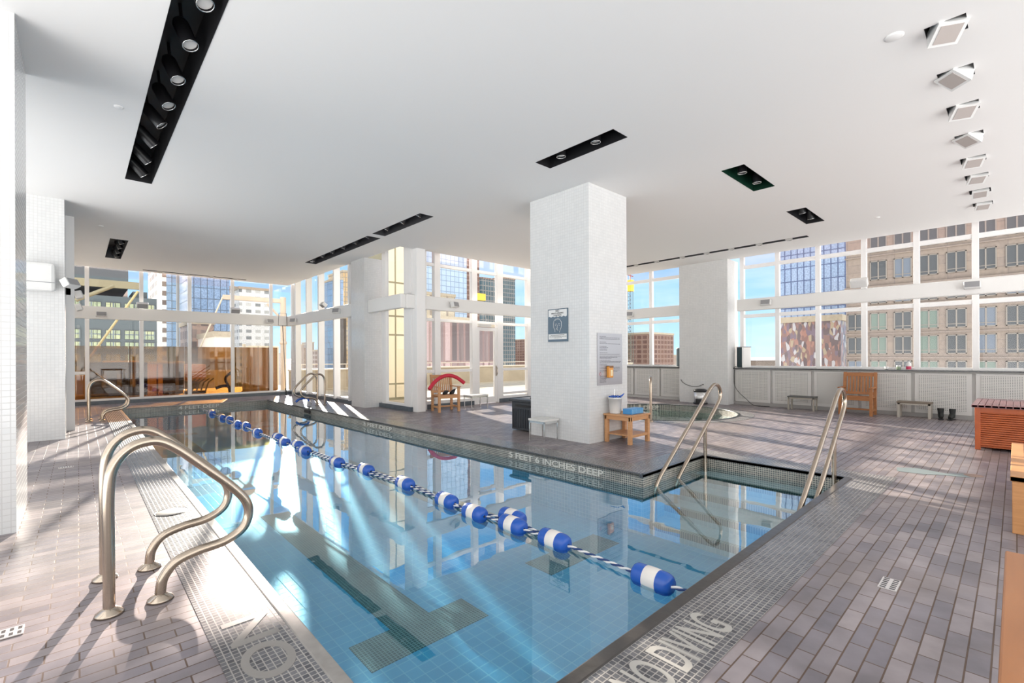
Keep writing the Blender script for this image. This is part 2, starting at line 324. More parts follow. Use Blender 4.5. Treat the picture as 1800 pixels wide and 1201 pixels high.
for i in range(len(xs)-1):
    for j in range(len(ys)-1):
        mx_, my_ = (xs[i]+xs[i+1])/2, (ys[j]+ys[j+1])/2
        if not any(r[0] < mx_ < r[1] and r[2] < my_ < r[3] for r in CB): continue
        if my_ > 12.6 and mx_ < -.13: continue
        if any(h[0] < mx_ < h[1] and h[2] < my_ < h[3] for h in holes): continue
        b.quad((xs[i], ys[j], C), (xs[i], ys[j+1], C), (xs[i+1], ys[j+1], C), (xs[i+1], ys[j], C))
edge = [(13.85, -3.2), (13.85, 10.55), (5.95, 10.55), (5.95, 19.1), (-.13, 19.1), (-.13, 12.6)]
b.wallstrip(edge[::-1], C, 4.72)
struct(b.build('ceiling', m_paint))
struct(MB().poly([[(-2.4, -3.4), (15, -3.4), (15, 11.4), (6.6, 11.4), (6.5, 19.7), (-2.4, 19.7)]], 4.72).build('ceiling_slab', m_paint))
def recess(x0, x1, y0, y1, label, dp=.34, mat=None, group='recessed black light troughs'):
    t = thing('recessed_light_trough', label, 'ceiling light', ((x0+x1)/2, (y0+y1)/2, C), group)
    b = MB(); z1 = C+dp
    b.wallstrip([(x0, y0), (x1, y0), (x1, y1), (x0, y1)], C-.004, z1, True); b.quad((x0, y0, z1), (x1, y0, z1), (x1, y1, z1), (x0, y1, z1))
    b.build('housing', mat or m_black, t); return t
def spot_tube(t, x, y, z, r, ln, az, tilt, mat=m_black, stem=True):
    d = Vector((math.cos(az)*math.sin(tilt), math.sin(az)*math.sin(tilt), -math.cos(tilt))); p = Vector((x, y, z))
    b = MB(); b.tube([p, p+d*ln*.12, p+d*ln], [r*.8, r, r], 20, caps=False); b.add([p+(d.orthogonal().normalized())*0], [])
    e = p+d*ln; n1 = d.orthogonal().normalized(); n2 = d.cross(n1)
    if stem: b.cyl(p+d*ln*.25, (x, y, z+.22), .014, 8); b.cyl(p+d*.01, p, r*.8, 20)
    o = b.build('spotlight', mat, t)
    lens = MB(); q = p+d*(ln-.02); lens.add([q+(n1*math.cos(a)+n2*math.sin(a))*r*.9 for a in [i*math.pi/10 for i in range(20)]], [tuple(range(20))]); lens.build('lens', m_lens, o)
    rg = MB(); rg.tube([e+(n1*math.cos(a)+n2*math.sin(a))*(r*.97) for a in [i*math.pi/12 for i in range(24)]], .0045, 6, closed=True); rg.build('rim', m_chrome, o)
def flush_lens(t, x, y, z, r, sx=.0, az=0, tl=.5):
    d = Vector((math.cos(az)*math.sin(tl), math.sin(az)*math.sin(tl), -math.cos(tl))); p = Vector((x, y, z)); b = MB(); b.tube([p-d*.1, p], r, 20, caps=False)
    o = b.build('spotlight', m_trough, t); n1 = d.orthogonal().normalized(); n2 = d.cross(n1); q = p-d*.006
    l_ = MB(); l_.add([q+(n1*math.cos(a)+n2*math.sin(a))*r*.92 for a in [i*math.pi/10 for i in range(20)]], [tuple(range(20))]); l_.build('lens', m_lens, o)
    rg = MB(); rg.tube([p+(n1*math.cos(a)+n2*math.sin(a))*r for a in [i*math.pi/12 for i in range(24)]], .005, 6, closed=True); rg.build('rim', m_chrome, o)
t = recess(*slots[0], 'long black ceiling trough over the left pool edge with a row of tilted spotlights', .42)
for i, y in enumerate((2.7, 3.55, 4.40, 5.07, 5.79, 6.45, 7.04, 7.77, 8.49, 9.12)):
    az, tl = math.radians((-55, -55, -55, -50, -48, -40, -10, 15, 20, 25)[i]), (.45, .45, .45, .45, .45, .5, .7, .85, .85, .85)[i]; ln = .26
    d = Vector((math.cos(az)*math.sin(tl), math.sin(az)*math.sin(tl), -math.cos(tl))); e = Vector((.755, y, C+.03))-d*ln
    spot_tube(t, e.x, e.y, e.z, .066, ln, az, tl)
t = recess(*slots[1], 'longer far dark ceiling trough over the right pool edge with six lenses', .25, m_trough)
for y in (14.0, 13.3, 12.62, 11.9, 11.2, 10.5): flush_lens(t, 5.04, y, C+.06, .065, az=math.pi/2+.6)
t = recess(*slots[2], 'dark ceiling trough with three round lenses, just nearer than the long six-lens one', .25, m_trough)
for y in (9.55, 8.85, 8.2): flush_lens(t, 5.02, y, C+.06, .07, az=math.pi/2+.6)
t = recess(*slots[3], 'black ceiling trough with two round lamps in front of the large square pillar', .4)
for y in (4.35, 3.75): spot_tube(t, 4.99, y, C+.17, .065, .15, 0, .05)
t = recess(*slots[4], 'green-black ceiling recess, with two lamps, right of the central pillar', .4, plain('green_black_housing', (.006, .03, .018), .25))  # green is put into the housing colour
for x in (7.5, 8.1): spot_tube(t, x, 2.86, C+.17, .065, .15, 0, .05)
t = recess(*slots[5], 'small black ceiling recess nearest the right-hand windows with two tilted lamps', .4)
for x in (10.4, 10.95): spot_tube(t, x, 2.86, C+.2, .065, .2, 0, .5)
t = recess(*slots[6], 'long thin dark ceiling track along the right window wall with seven half-round lamps', .2, m_trough)
for y in (7.89, 7.2, 6.4, 5.7, 5.05, 4.37, 3.7): flush_lens(t, 12.5, y, C+.0, .075, az=math.pi, tl=.35)
t = recess(*slots[7], 'short grey-black ceiling recess with four bright rims, farthest left', .3, m_trough)
for y in (14.85, 15.5, 16.2, 16.85): spot_tube(t, .72, y, C+.2, .065, .2, .5, .5)
t = recess(*slots[8], 'thin dark ceiling track parallel to the far window wall with four lamps', .2, m_trough)
for x in (1.94, 2.65, 3.34, 4.06): flush_lens(t, x, 18.68, C, .075, az=-math.pi/2, tl=.35)
# square gimbal spots in the ceiling
def ceil_square(x, y, rz, tl, label):
    t = thing('square_ceiling_spotlight', label, 'ceiling light', (x, y, C), 'row of white square ceiling spotlights')
    b = MB(); s = .13; b.wallstrip([(x-s, y-s), (x+s, y-s), (x+s, y+s), (x-s, y+s)], C-.002, C+.2, True); b.quad((x-s, y-s, C+.2), (x+s, y-s, C+.2), (x+s, y+s, C+.2), (x-s, y+s, C+.2)); b.build('recess', m_trough, t)
    R = Matrix.Rotation(rz, 3, 'Z') @ Matrix.Rotation(tl, 3, 'Y'); c = Vector((x, y, C+.0))
    def bx(h, z0, z1, mat, nm, par, h2=None):
        h2 = h2 or h; vs = [c+R @ Vector(v) for v in ((-h, -h, z0), (h, -h, z0), (h, h, z0), (-h, h, z0), (-h2, -h2, z1), (h2, -h2, z1), (h2, h2, z1), (-h2, h2, z1))]
        return MB().add(vs, [(0, 3, 2, 1), (4, 5, 6, 7), (0, 1, 5, 4), (1, 2, 6, 5), (2, 3, 7, 6), (3, 0, 4, 7)]).build(nm, mat, par)
    o = bx(.105, -.075, .09, m_whitepl, 'lamp_head', t, .085); bx(.078, -.08, -.074, plain('satin_lens', (.42, .38, .36), .25) if not bpy.data.materials.get('satin_lens') else bpy.data.materials['satin_lens'], 'lens', o)
ords = ['nearest', 'second nearest', 'third', 'fourth', 'fifth', 'sixth', 'seventh', 'farthest']
for i, (x, y) in enumerate(cspots):
    ceil_square(x, y, (.5, -.75, .4, -.7, .3, .3, .1, .2)[i], (.45, .5, .4, .5, .4, .35, .35, .3)[i], 'white square ceiling spotlight, %s of the eight along the right side' % ords[i])
for i, (x, y) in enumerate(((.34, 6.77), (.36, 13.08), (5.26, .72), (4.98, 13.9), (5.47, 18.3), (11.87, 1.9), (2.57, 18.2))):
    r = .07 if i == 2 else .045
    tag(MB().lathe([(0.001, -.012), (r*.8, -.012), (r, -.004), (r, 0)], (x, y, C), 24).build('ceiling_cover', m_paint),
        'small flat white round ceiling cap ' + ['beside the eight-lamp black trough', 'left of the short grey-black recess', 'beside the nearest square spotlight', 'beside the far end of the six-lens trough', 'near the far window corner', 'near the right-hand windows', 'by the thin track over the far windows'][i], 'ceiling cap')
# ------------------------------------------------------------------ pillars and walls
def pillar(name, x0, x1, y0, y1): return struct(MB().box(x0, x1, y0, y1, 0, C).build(name, m_tile))
pillar('wall_pillar_center', 6.0, 7.07, 4.65, 5.97)
pillar('wall_pillar_back', 5.85, 6.42, 12.35, 13.2)
pillar('wall_pillar_right', 13.67, 14.4, 5.63, 7.1)
pillar('wall_pillar_near_left', -1.75, -.37, 5.5, 6.6)
pillar('wall_pillar_far_left', -1.75, -.17, 11.35, 12.6)
def bx(name, mat, *a, bevel=0, parent=None): return MB().box(*a).build(name, mat, parent, bevel)
# wall A (far, y=19.2)
def win(name): o = bpy.data.objects.new(name, None); COL.objects.link(o); o['kind'] = 'structure'; W[o.name] = Vector(); return o
def member(p, nm, *a): return bx(nm, m_frame, *a, bevel=.004, parent=p)
def glass(p, nm, mat, a, b_, z0, z1, y=None, x=None):
    m = MB()
    if y is not None: m.quad((a, y, z0), (b_, y, z0), (b_, y, z1), (a, y, z1))
    else: m.quad((x, a, z0), (x, b_, z0), (x, b_, z1), (x, a, z1))
    return m.build(nm, mat, p)
YA = 19.2; w1 = win('window_1'); ma = [-.13, .2, 1.5, 2.79, 4.08, 5.36, 6.14]
for x in ma: member(w1, 'mullion', x-.05, x+.05, YA-.06, YA+.06, .1, 4.7)
for i in range(len(ma)-1):
    member(w1, 'sill_rail', ma[i]+.05, ma[i+1]-.05, YA-.05, YA+.05, .1, .17)
    glass(w1, 'glass', m_glass, ma[i], ma[i+1], .15, 3.95, y=YA+.02); glass(w1, 'glass', m_glassp, ma[i], ma[i+1], 3.95, 4.7, y=YA+.02)
member(w1, 'transom', -.13, .2, YA-.05, YA+.05, .93, 1.02)
struct(bx('baseboard_back', m_base, -.2, 6.1, YA-.09, YA+.05, 0, .11))
struct(bx('wall_beam_back', m_beam, -.1, 5.95, 18.98, 19.12, 2.62, 3.0, bevel=.02))
struct(bx('wall_gap_left', m_frame, -.2, -.05, 12.6, 12.68, 0, 4.7))
w2 = win('window_2')
for y in (13.9, 15.2, 16.5, 17.8): member(w2, 'mullion', -.2, -.08, y-.04, y+.04, 0, 4.7)
glass(w2, 'glass', m_glass, 12.6, 19.2, .05, 4.7, x=-.14)
member(w2, 'transom', -.2, -.1, 12.6, 19.2, 2.65, 2.95)
# wall B (x=6.1)
XB = 6.12; w3 = win('window_3'); mbx = [18.45, 17.3, 16.15, 14.85, 13.72]
for k, y in enumerate(mbx): member(w3, 'mullion', XB-.13, XB+.07, y-.05, y+.05, .1, 4.7)
for i in range(len(mbx)-1):
    member(w3, 'sill_rail', XB-.05, XB+.05, mbx[i+1]+.05, mbx[i]-.05, .1, .17)
    glass(w3, 'glass', m_glass, mbx[i+1], mbx[i], .15, 4.7, x=XB+.02)
member(w3, 'jamb', XB-.05, XB+.06, 13.2, 13.68, 0, 4.7)
struct(bx('baseboard_side', m_base, XB-.08, XB+.05, 13.2, YA, 0, .11))
struct(bx('wall_beam_side', m_beam, 5.88, 6.0, 13.2, 19.1, 2.62, 3.0, bevel=.02))
cp = struct(MB().cyl((6.16, 18.86, 0), (6.16, 18.86, 4.2), .16, 32).build('wall_corner_column', m_beam))
for z in (1.25, 2.1, .55): struct(MB().lathe([(.16, -.02), (.166, -.015), (.166, .015), (.16, .02)], (6.16, 18.86, z), 32).build('column_band', m_frame, cp))
# wall C (x=6.35) brass-panelled return
w4 = win('window_4')
member(w4, 'mullion', 6.3, 6.4, 11.98, 12.2, .12, 4.7); member(w4, 'mullion', 6.3, 6.4, 10.62, 10.98, .12, 4.7); member(w4, 'sill_rail', 6.31, 6.39, 10.98, 11.98, .12, .18)
glass(w4, 'glass', m_glass, 10.98, 11.98, .15, 4.7, x=6.36)
struct(bx('baseboard_return', m_base, 6.28, 6.42, 10.6, 12.35, 0, .12))
struct(bx('wall_beam_return', m_beam, 5.95, 6.1, 10.52, 12.35, 2.66, 3.02, bevel=.02))
struct(bx('wall_corner_post', m_frame, 6.34, 6.6, 10.4, 10.62, 0, 4.7, bevel=.008))
struct(bx('wall_corner_post', m_frame, 6.60, 6.83, 10.7, 11.0, 0, 4.7, bevel=.008))
# door wall (y=10.95)
YD = 10.95; w5 = win('window_5'); md = [(6.83, 6.9), (7.2, 7.39), (8.51, 8.70), (9.5, 9.72), (10.8, 10.98), (12.1, 12.25), (13.3, 13.42), (14.3, 14.42)]
for a, c_ in md: member(w5, 'mullion', a, c_, YD-.07, YD+.07, .0, 4.72)
for i in range(len(md)-1):
    a, c_ = md[i][1], md[i+1][0]
    for z0, z1 in ((3.92, 4.0), (2.40, 2.48)): member(w5, 'transom', a, c_, YD-.05, YD+.05, z0, z1)
    if i != 2:
        member(w5, 'transom', a, c_, YD-.05, YD+.05, .98, 1.06); member(w5, 'sill_rail', a, c_, YD-.05, YD+.05, .1, .2)
        member(w5, 'transom', a, c_, YD-.05, YD+.05, .24, .31)
        glass(w5, 'glass', m_glass, a, c_, .15, 3.95, y=YD+.02)
    else: glass(w5, 'glass', m_glass, a, c_, 2.42, 3.95, y=YD+.02)
    glass(w5, 'glass', m_glassp, a, c_, 3.95, 4.72, y=YD+.02)
struct(bx('baseboard_door_wall', m_base, 6.6, 8.55, YD-.1, YD+.05, 0, .12)); struct(bx('baseboard_door_wall', m_base, 9.55, 14.4, YD-.1, YD+.05, 0, .12))
struct(bx('wall_beam_door', m_beam, 6.1, 14.3, 10.5, 10.63, 2.66, 3.02, bevel=.02))
d1 = thing('door_1', 'white framed glass door to the terrace', 'door', (8.7, YD, 0)); del d1['label'], d1['category']; d1['kind'] = 'structure'
b = MB(); b.box(8.7, 8.80, YD-.04, YD+.04, .02, 2.3); b.box(9.40, 9.5, YD-.04, YD+.04, .02, 2.3); b.box(8.80, 9.40, YD-.04, YD+.04, .02, .2); b.box(8.80, 9.40, YD-.04, YD+.04, 2.2, 2.3); b.build('door_frame', m_frame, d1)
MB().quad((8.80, YD, .2), (9.40, YD, .2), (9.40, YD, 2.2), (8.80, YD, 2.2)).build('glass', m_glass, d1)
b = MB(); b.tube(smooth_path([(9.45, YD-.05, .86), (9.45, YD-.1, .9), (9.45, YD-.1, 1.05), (9.45, YD-.05, 1.1)]), .011, 8); b.box(9.435, 9.465, YD-.055, YD-.04, .82, 1.14); b.build('door_handle', m_steel, d1)
b = MB(); b.box(8.72, 9.2, YD-.11, YD-.04, 2.32, 2.4); b.build('door_closer', plain('grey_closer', (.55, .54, .52), .4), d1)
# right wall
XR = 14.42; w6 = win('window_6'); mr_ = [10.6, 9.55, 8.5, 7.4, 5.5, 4.55, 3.57, 2.58, 1.58, .6, -.45, -1.5, -2.5]
for y in mr_:
    member(w6, 'mullion', XR-.06, XR+.06, y-.055, y+.055, 1.06, 4.72)
for i in range(len(mr_)-1):
    a, c_ = mr_[i+1]+.055, mr_[i]-.055
    if i == 3: continue
    for z0, z1 in ((3.96, 4.06), (2.52, 2.62), (1.06, 1.12)): member(w6, 'transom', XR-.045, XR+.045, a, c_, z0, z1)
    glass(w6, 'glass', m_glass, a, c_, 1.1, 4.0, x=XR); glass(w6, 'glass', m_glassp, a, c_, 4.0, 4.72, x=XR)
struct(bx('wall_beam_right', m_beam, 13.8, 13.95, -3.2, 5.42, 2.68, 3.01, bevel=.02)); struct(bx('wall_beam_right', m_beam, 13.8, 13.95, 7.1, 10.5, 2.68, 3.01, bevel=.02))
struct(bx('trim_1', plain('black_sill', (.015, .016, .02), .15), 14.04, XR, -3.2, 5.63, 1.035, 1.06)); struct(bx('trim_2', bpy.data.materials['black_sill'], 14.04, XR, 7.1, 10.9, 1.035, 1.06))
def perf(name):
    m, n, l, p = new_mat(name); g = nn('ShaderNodeNewGeometry', n); s = nn('ShaderNodeSeparateXYZ', n); l.new(g.outputs['Position'], s.inputs[0])
    out_ = []
    for k in (1, 2):
        a = nn('ShaderNodeMath', n, operation='DIVIDE'); a.inputs[1].default_value = .033; l.new(s.outputs[k], a.inputs[0])
        f = nn('ShaderNodeMath', n, operation='FRACT'); l.new(a.outputs[0], f.inputs[0]); c_ = nn('ShaderNodeMath', n, operation='SUBTRACT'); c_.inputs[1].default_value = .5; l.new(f.outputs[0], c_.inputs[0])
        d = nn('ShaderNodeMath', n, operation='ABSOLUTE'); l.new(c_.outputs[0], d.inputs[0]); e = nn('ShaderNodeMath', n, operation='LESS_THAN'); e.inputs[1].default_value = .21; l.new(d.outputs[0], e.inputs[0]); out_.append(e)
    mu = nn('ShaderNodeMath', n, operation='MULTIPLY'); l.new(out_[0].outputs[0], mu.inputs[0]); l.new(out_[1].outputs[0], mu.inputs[1])
    mx_ = nn('ShaderNodeMixRGB', n); mx_.inputs[1].default_value = (.62, .61, .58, 1); mx_.inputs[2].default_value = (.06, .07, .08, 1); l.new(mu.outputs[0], mx_.inputs[0]); l.new(mx_.outputs[0], p.inputs['Base Color'])
    p.inputs['Roughness'].default_value = .4; return m
m_perf = perf('perforated_metal'); m_panel = plain('panel_paint', (.60, .59, .57), .4)
def panels(y0, y1, divs):
    wp = struct(bx('wall_right', m_panel, 14.16, 14.3, y0, y1, 0, 1.035))
    ds = [y0]+divs+[y1]
    for i in range(len(ds)-1):
        a, c_ = ds[i]+.05, ds[i+1]-.05
        MB().box(14.10, 14.16, a-.02, c_+.02, .09, 1.0).build('cover_panel', m_panel, wp, bevel=.004); MB().box(14.094, 14.10, a+.06, c_-.06, .16, .96).build('perforated_sheet', m_perf, wp)
panels(-3.2, 5.63, [-2.3, -1.35, -.4, .62, 1.62, 2.62, 3.63, 4.62]); panels(7.1, 10.9, [8.0, 9.0, 10.0])
struct(bx('baseboard_right', plain('grey_base', (.32, .31, .30), .5), 14.07, 14.16, -3.2, 5.63, 0, .09))
# far left / rear shell of the room (unseen glazed bays, added to let the fill light in)
w7 = win('fill_window_7')
for x in (-1.7, .5, 2.8, 5.1, 7.4, 9.7, 12.0, 14.3): member(w7, 'mullion', x-.06, x+.06, -3.26, -3.14, 0, 4.72)
w8 = win('fill_window_8')
for y in (-3.1, -1, 1.1, 3.2, 5.3, 7.5, 9.5, 11.2): member(w8, 'mullion', -1.82, -1.7, y-.06, y+.06, 0, 4.72)
glass(w7, 'glass', m_glass, -1.7, 14.3, 0, 4.72, y=-3.2); glass(w8, 'glass', m_glass, -3.1, 11.2, 0, 4.72, x=-1.76)
struct(bx('wall_far_left', m_tile, -1.8, -1.7, 12.6, 19.3, 0, 4.7))
# ------------------------------------------------------------------ handrails
def edge_rail(loc, label, mirror=False):
    s = -1 if mirror else 1
    t = thing('pool_handrail', label, 'handrail', loc, 'curved grab rails at the pool edge')
    P = [(0, 0), (0, .35), (0, .68), (.025, .82), (.10, .905), (.21, .925), (.31, .865), (.44, .74), (.58, .60), (.665, .49), (.685, .40), (.65, .31), (.55, .255), (.41, .235), (.30, .20), (.24, .125), (.225, .04), (.225, 0)]
    o = Vector(loc); pts = smooth_path([o+Vector((s*a, 0, z)) for a, z in P], 7)
    MB().tube(pts, .0275, 18).build('rail_tube', m_steel, t)
    for a in (0, .225): MB().lathe([(.001, .038), (.030, .038), (.036, .03), (.062, .012), (.066, .0), (.001, 0)], o+Vector((s*a, 0, .002)), 28).build('floor_flange', m_steel, t)
edge_rail((.12, 3.38, 0), 'nearest curved steel grab rail on the left pool edge')
edge_rail((.12, 3.94, 0), 'curved steel grab rail just behind the nearest one, left pool edge')
edge_rail((.17, 14.0, 0), 'left far steel grab rail, nearer of that pair, by the far-left pillar')
edge_rail((.17, 14.5, 0), 'left far steel grab rail, farther of that pair, before the far windows')
edge_rail((5.36, 13.95, 0), 'steel grab rail on the right far pool edge, nearer of that pair', True)
edge_rail((5.36, 14.55, 0), 'steel grab rail on the right far pool edge, farther of that pair', True)
def step_rail(y, label):
    t = thing('stair_handrail', label, 'handrail', (5.05, y, ZF), 'looped steel rails at the pool steps')
    P = [(5.05, -.588), (5.05, -.35), (5.06, -.2), (5.16, -.07), (5.4, .11), (5.9, .475), (6.35, .80), (6.56, .95), (6.70, .995), (6.82, .96), (6.875, .86), (6.82, .745), (6.5, .50), (5.9, .055), (5.66, -.12), (5.57, -.22), (5.55, -.36), (5.55, -.458)]
    MB().tube(smooth_path([(a, y, z) for a, z in P], 7), .0245, 16).build('rail_loop', m_steel, t)
    MB().cyl((6.38, y, .40), (6.38, y, -.20), .0245, 16).build('support_post', m_steel, t)
step_rail(2.94, 'looped steel stair rail on the pool steps, the one nearer the central pillar'); step_rail(1.43, 'looped steel stair rail on the pool steps, the right-hand one nearer the deck strip')
t = thing('hot_tub_handrail', 'steel handrail standing at the near rim of the round hot tub', 'handrail', (9.03, 5.35, 0))
P = [(0, 0), (0, .45), (.02, .82), (.12, .93), (.28, .93), (.38, .84), (.42, .45), (.44, -.3), (.44, -.62)]
dv = Vector((.861, .508, 0)); MB().tube(smooth_path([Vector((9.03, 5.35, 0))+dv*a+Vector((0, 0, z)) for a, z in P], 7), .03, 14).build('rail_tube', m_steel, t)
MB().lathe([(.001, .03), (.035, .03), (.06, .01), (.062, 0)], (9.03, 5.35, .004), 20).build('floor_flange', m_steel, t)
# ------------------------------------------------------------------ lane rope
rope = thing('lane_rope', 'blue and white twisted lane rope with barrel floats along the pool', 'lane rope', (2.86, 1.35, WL))
def strands(pth, label):
    for ph, mt in ((0, m_ropew), (math.pi, m_ropeb)):
        pts = []
        for i in range(len(pth)-1):
            a, b_ = Vector(pth[i]), Vector(pth[i+1]); n = max(2, int((b_-a).length/.02))
            for k in range(n): pts.append(a.lerp(b_, k/n))
        q = []; s_ = 0
        for i, p in enumerate(pts):
            if i: s_ += (p-pts[i-1]).length
            a = s_/.13*2*math.pi+ph; q.append(p+Vector((math.cos(a)*.0065, 0, math.sin(a)*.0065)))
        MB().tube(q, .0082, 6).build('rope_strand', mt, rope)
strands([(2.86, 1.35, -.10), (2.87, 1.6, -.125), (2.91, 2.6, -.13), (2.88, 3.6, -.14), (2.90, 5, -.14), (2.78, 6.8, -.14), (2.76, 9, -.14), (2.72, 10.7, -.14), (2.75, 12.1, -.14), (2.73, 14, -.14), (2.72, 17.03, -.11)], '')
strands([(2.93, 2.75, -.13), (3.0, 3.2, -.14), (2.86, 3.9, -.14), (2.97, 5, -.14), (2.85, 6.8, -.14), (2.83, 8.8, -.14), (2.80, 10.0, -.14)], '')
fdir = []
for x, y in ((2.885, 1.70), (2.905, 2.62), (2.895, 3.12), (3.03, 3.27), (2.85, 3.62), (2.88, 4.14), (2.905, 5.05), (2.88, 6.05), (2.78, 6.78), (2.74, 8.0), (2.83, 8.62), (2.76, 9.10), (2.83, 9.72), (2.72, 10.7), (2.79, 11.9), (2.72, 12.35), (2.79, 13.5), (2.73, 13.95), (2.72, 15.2), (2.77, 15.5)):
    c = (x, y, -.128); f = MB().lathe([(.012, -.15), (.045, -.148), (.066, -.13), (.076, -.10), (.077, 0), (.077, .10), (.075, .12), (.066, .135), (.045, .148), (.012, .15)], c, 24, 'Y').build('float', m_blue, rope)
    MB().lathe([(.0755, -.052), (.0785, -.047), (.0795, 0), (.0785, .047), (.0755, .052)], c, 24, 'Y').build('white_band', m_bandw, f)
# ------------------------------------------------------------------ blue spout and skimmer pole
t = thing('fill_spout', 'short grey post with a blue curved spout on the far right pool edge', 'spout', (4.93, 14.05, 0))
MB().lathe([(.001, .14), (.05, .14), (.055, .05), (.07, .0)], (4.93, 14.05, .0), 18).build('post', plain('grey_plastic', (.4, .42, .46), .4), t)
MB().tube(smooth_path([(4.93, 14.05, .12), (4.91, 14.06, .20), (4.82, 14.08, .225), (4.68, 14.12, .20), (4.6, 14.14, .13)], 6), .032, 12).build('spout', m_blue, t)
t = thing('skimmer_net', 'pool skimmer net on a thin pole leaning in the far window corner', 'skimmer net', (5.66, 18.45, 0))
MB().tube([(5.66, 18.45, .01), (5.60, 18.62, 2.62)], .016, 10).build('pole', plain('dark_pole', (.22, .2, .19), .4), t)
MB().tube([(5.66, 18.45, .01), (5.655, 18.46, .28)], .026, 10).build('grip', m_black, t)
MB().tube([(5.60-.15, 18.63, 2.62), (5.60+.15, 18.63, 2.62), (5.60+.13, 18.62, 3.08), (5.60-.13, 18.62, 3.08)], .01, 8, closed=True).build('net_frame', bpy.data.materials['dark_pole'], t)
# ------------------------------------------------------------------ furniture
def armchair(name, label, W_, D, H, seat, mat, slats, ns, group=None):
    t = thing(name, label, 'armchair', (0, 0, 0)); hw = W_/2; hd = D/2
    for sx in (-1, 1):
        MB().box(sx*hw-.03, sx*hw+.03, -hd-.03, -hd+.03, 0, seat+.21).build('leg', mat, t, .004)
        b = MB(); vs = []
        b.box(sx*hw-.03, sx*hw+.03, hd-.03, hd+.03, 0, seat); v = [(sx*hw-.03, hd-.03), (sx*hw+.03, hd-.03), (sx*hw+.03, hd+.03), (sx*hw-.03, hd+.03)]
        vs = [(x, y, seat) for x, y in v]+[(x, y+.09, H) for x, y in v]; b.add(vs, [(4, 5, 6, 7), (0, 1, 5, 4), (1, 2, 6, 5), (2, 3, 7, 6), (3, 0, 4, 7)]); b.build('leg', mat, t, .004)
        MB().box(sx*hw-.04, sx*hw+.04, -hd-.07, hd+.04, seat+.21, seat+.235).build('armrest', mat, t, .006)
        MB().box(sx*hw-.018, sx*hw+.018, -hd, hd, .10, .15).build('stretcher', mat, t, .003)
    b = MB(); b.box(-hw, hw, -hd-.02, -hd+.02, seat-.07, seat-.005); b.box(-hw, hw, hd-.02, hd+.02, seat-.07, seat-.005)
    n = 7
    for i in range(n): y0 = -hd-.03+i*(D+.02)/n; b.box(-hw-.02 if 0 < i < n-1 else -hw+.03, hw+.02 if 0 < i < n-1 else hw-.03, y0, y0+(D)/n-.012, seat-.005, seat+.016)
    b.build('seat', mat, t, .003)
    b = MB(); tl = math.atan(.09/(H-seat))
    def pl(x0, x1, z0, z1, th=.012):
        f = lambda z: hd+.09*(z-seat)/(H-seat)
        vs = [(x0, f(z0)-th, z0), (x1, f(z0)-th, z0), (x1, f(z0)+th, z0), (x0, f(z0)+th, z0), (x0, f(z1)-th, z1), (x1, f(z1)-th, z1), (x1, f(z1)+th, z1), (x0, f(z1)+th, z1)]
        b.add(vs, [(0, 3, 2, 1), (4, 5, 6, 7), (0, 1, 5, 4), (1, 2, 6, 5), (2, 3, 7, 6), (3, 0, 4, 7)])
    pl(-hw+.03, hw-.03, H-.10, H-.01, .018); pl(-hw+.03, hw-.03, seat+.05, seat+.11, .018)
    for i in range(ns):
        x = -hw+.05+(W_-.1)*(i+.5)/ns; sw = (W_-.1)/ns*slats; pl(x-sw/2, x+sw/2, seat+.10, H-.09)
    b.build('backrest', mat, t, .003); MB().box(-hw, hw, -.02, .02, .11, .15).build('stretcher', mat, t, .003)
    return t
a1 = armchair('garden_armchair', 'teak garden armchair with slatted back against the perforated right-hand panels', .60, .44, 1.0, .42, m_teak, .66, 8)
a1.location = (13.58, 2.57, 0); a1.rotation_euler = (0, 0, -math.pi/2)
a2 = armchair('garden_armchair', 'pale teak armchair with a red foam noodle across it, by the terrace door', .54, .46, .95, .42, m_teakL, .5, 8)
a2.location = (7.03, 10.14, 0); a2.rotation_euler = (0, 0, -.2)
tag(MB().tube(smooth_path([(6.46, 10.03, .60), (6.62, 10.05, .76), (6.85, 10.08, .885), (7.08, 10.07, .93), (7.3, 10.02, .87), (7.5, 9.95, .72)], 8), .048, 14).build('pool_noodle', plain('red_foam', (.55, .02, .05), .6)), 'curved red foam pool noodle lying across the arms of the pale chair', 'pool noodle')
t = thing('swim_fins', 'black and dark green rubber fins on the seat of the pale armchair', 'swim fins', (7.1, 10.05, .44))
mfin = plain('black_rubber', (.01, .012, .012), .5)
for dx, rz in ((-.1, .4), (.12, -.3)):
    b = MB(); c = Vector((7.1+dx, 10.08, .445)); b.tube([c+Vector((-.12*math.cos(rz), -.05, .02)), c+Vector((0, 0, .05)), c+Vector((.13*math.cos(rz), .06, .09+dx*.2))], [.03, .055, .015], 10); b.build('fin', mfin, t)
def bench(loc, sx, sy, h, label, top, leg, name='bench', cat='bench', group=None, rails=True, lw=.035):
    t = thing(name, label, cat, loc, group); x, y, z = loc; hx, hy = sx/2, sy/2
    MB().box(x-hx, x+hx, y-hy, y+hy, h-.035, h).build('seat_top', top, t, .004)
    for a in (-1, 1):
        for c_ in (-1, 1): MB().box(x+a*(hx-.01)-lw*(a > 0), x+a*(hx-.01)+lw*(a < 0), y+c_*(hy-.01)-lw*(c_ > 0), y+c_*(hy-.01)+lw*(c_ < 0), .0, h-.035).build('leg', leg, t)
    if rails:
        b = MB(); 
        for c_ in (-1, 1): b.box(x-hx+.02, x+hx-.02, y+c_*(hy-.02)-.01, y+c_*(hy-.02)+.01, h-.07, h-.035)
        for a in (-1, 1): b.box(x+a*(hx-.02)-.01, x+a*(hx-.02)+.01, y-hy+.02, y+hy-.02, h-.07, h-.035)
        b.build('apron', leg, t)
    return t
mgl = plain('dull_metal_leg', (.36, .33, .28), .4, .3)
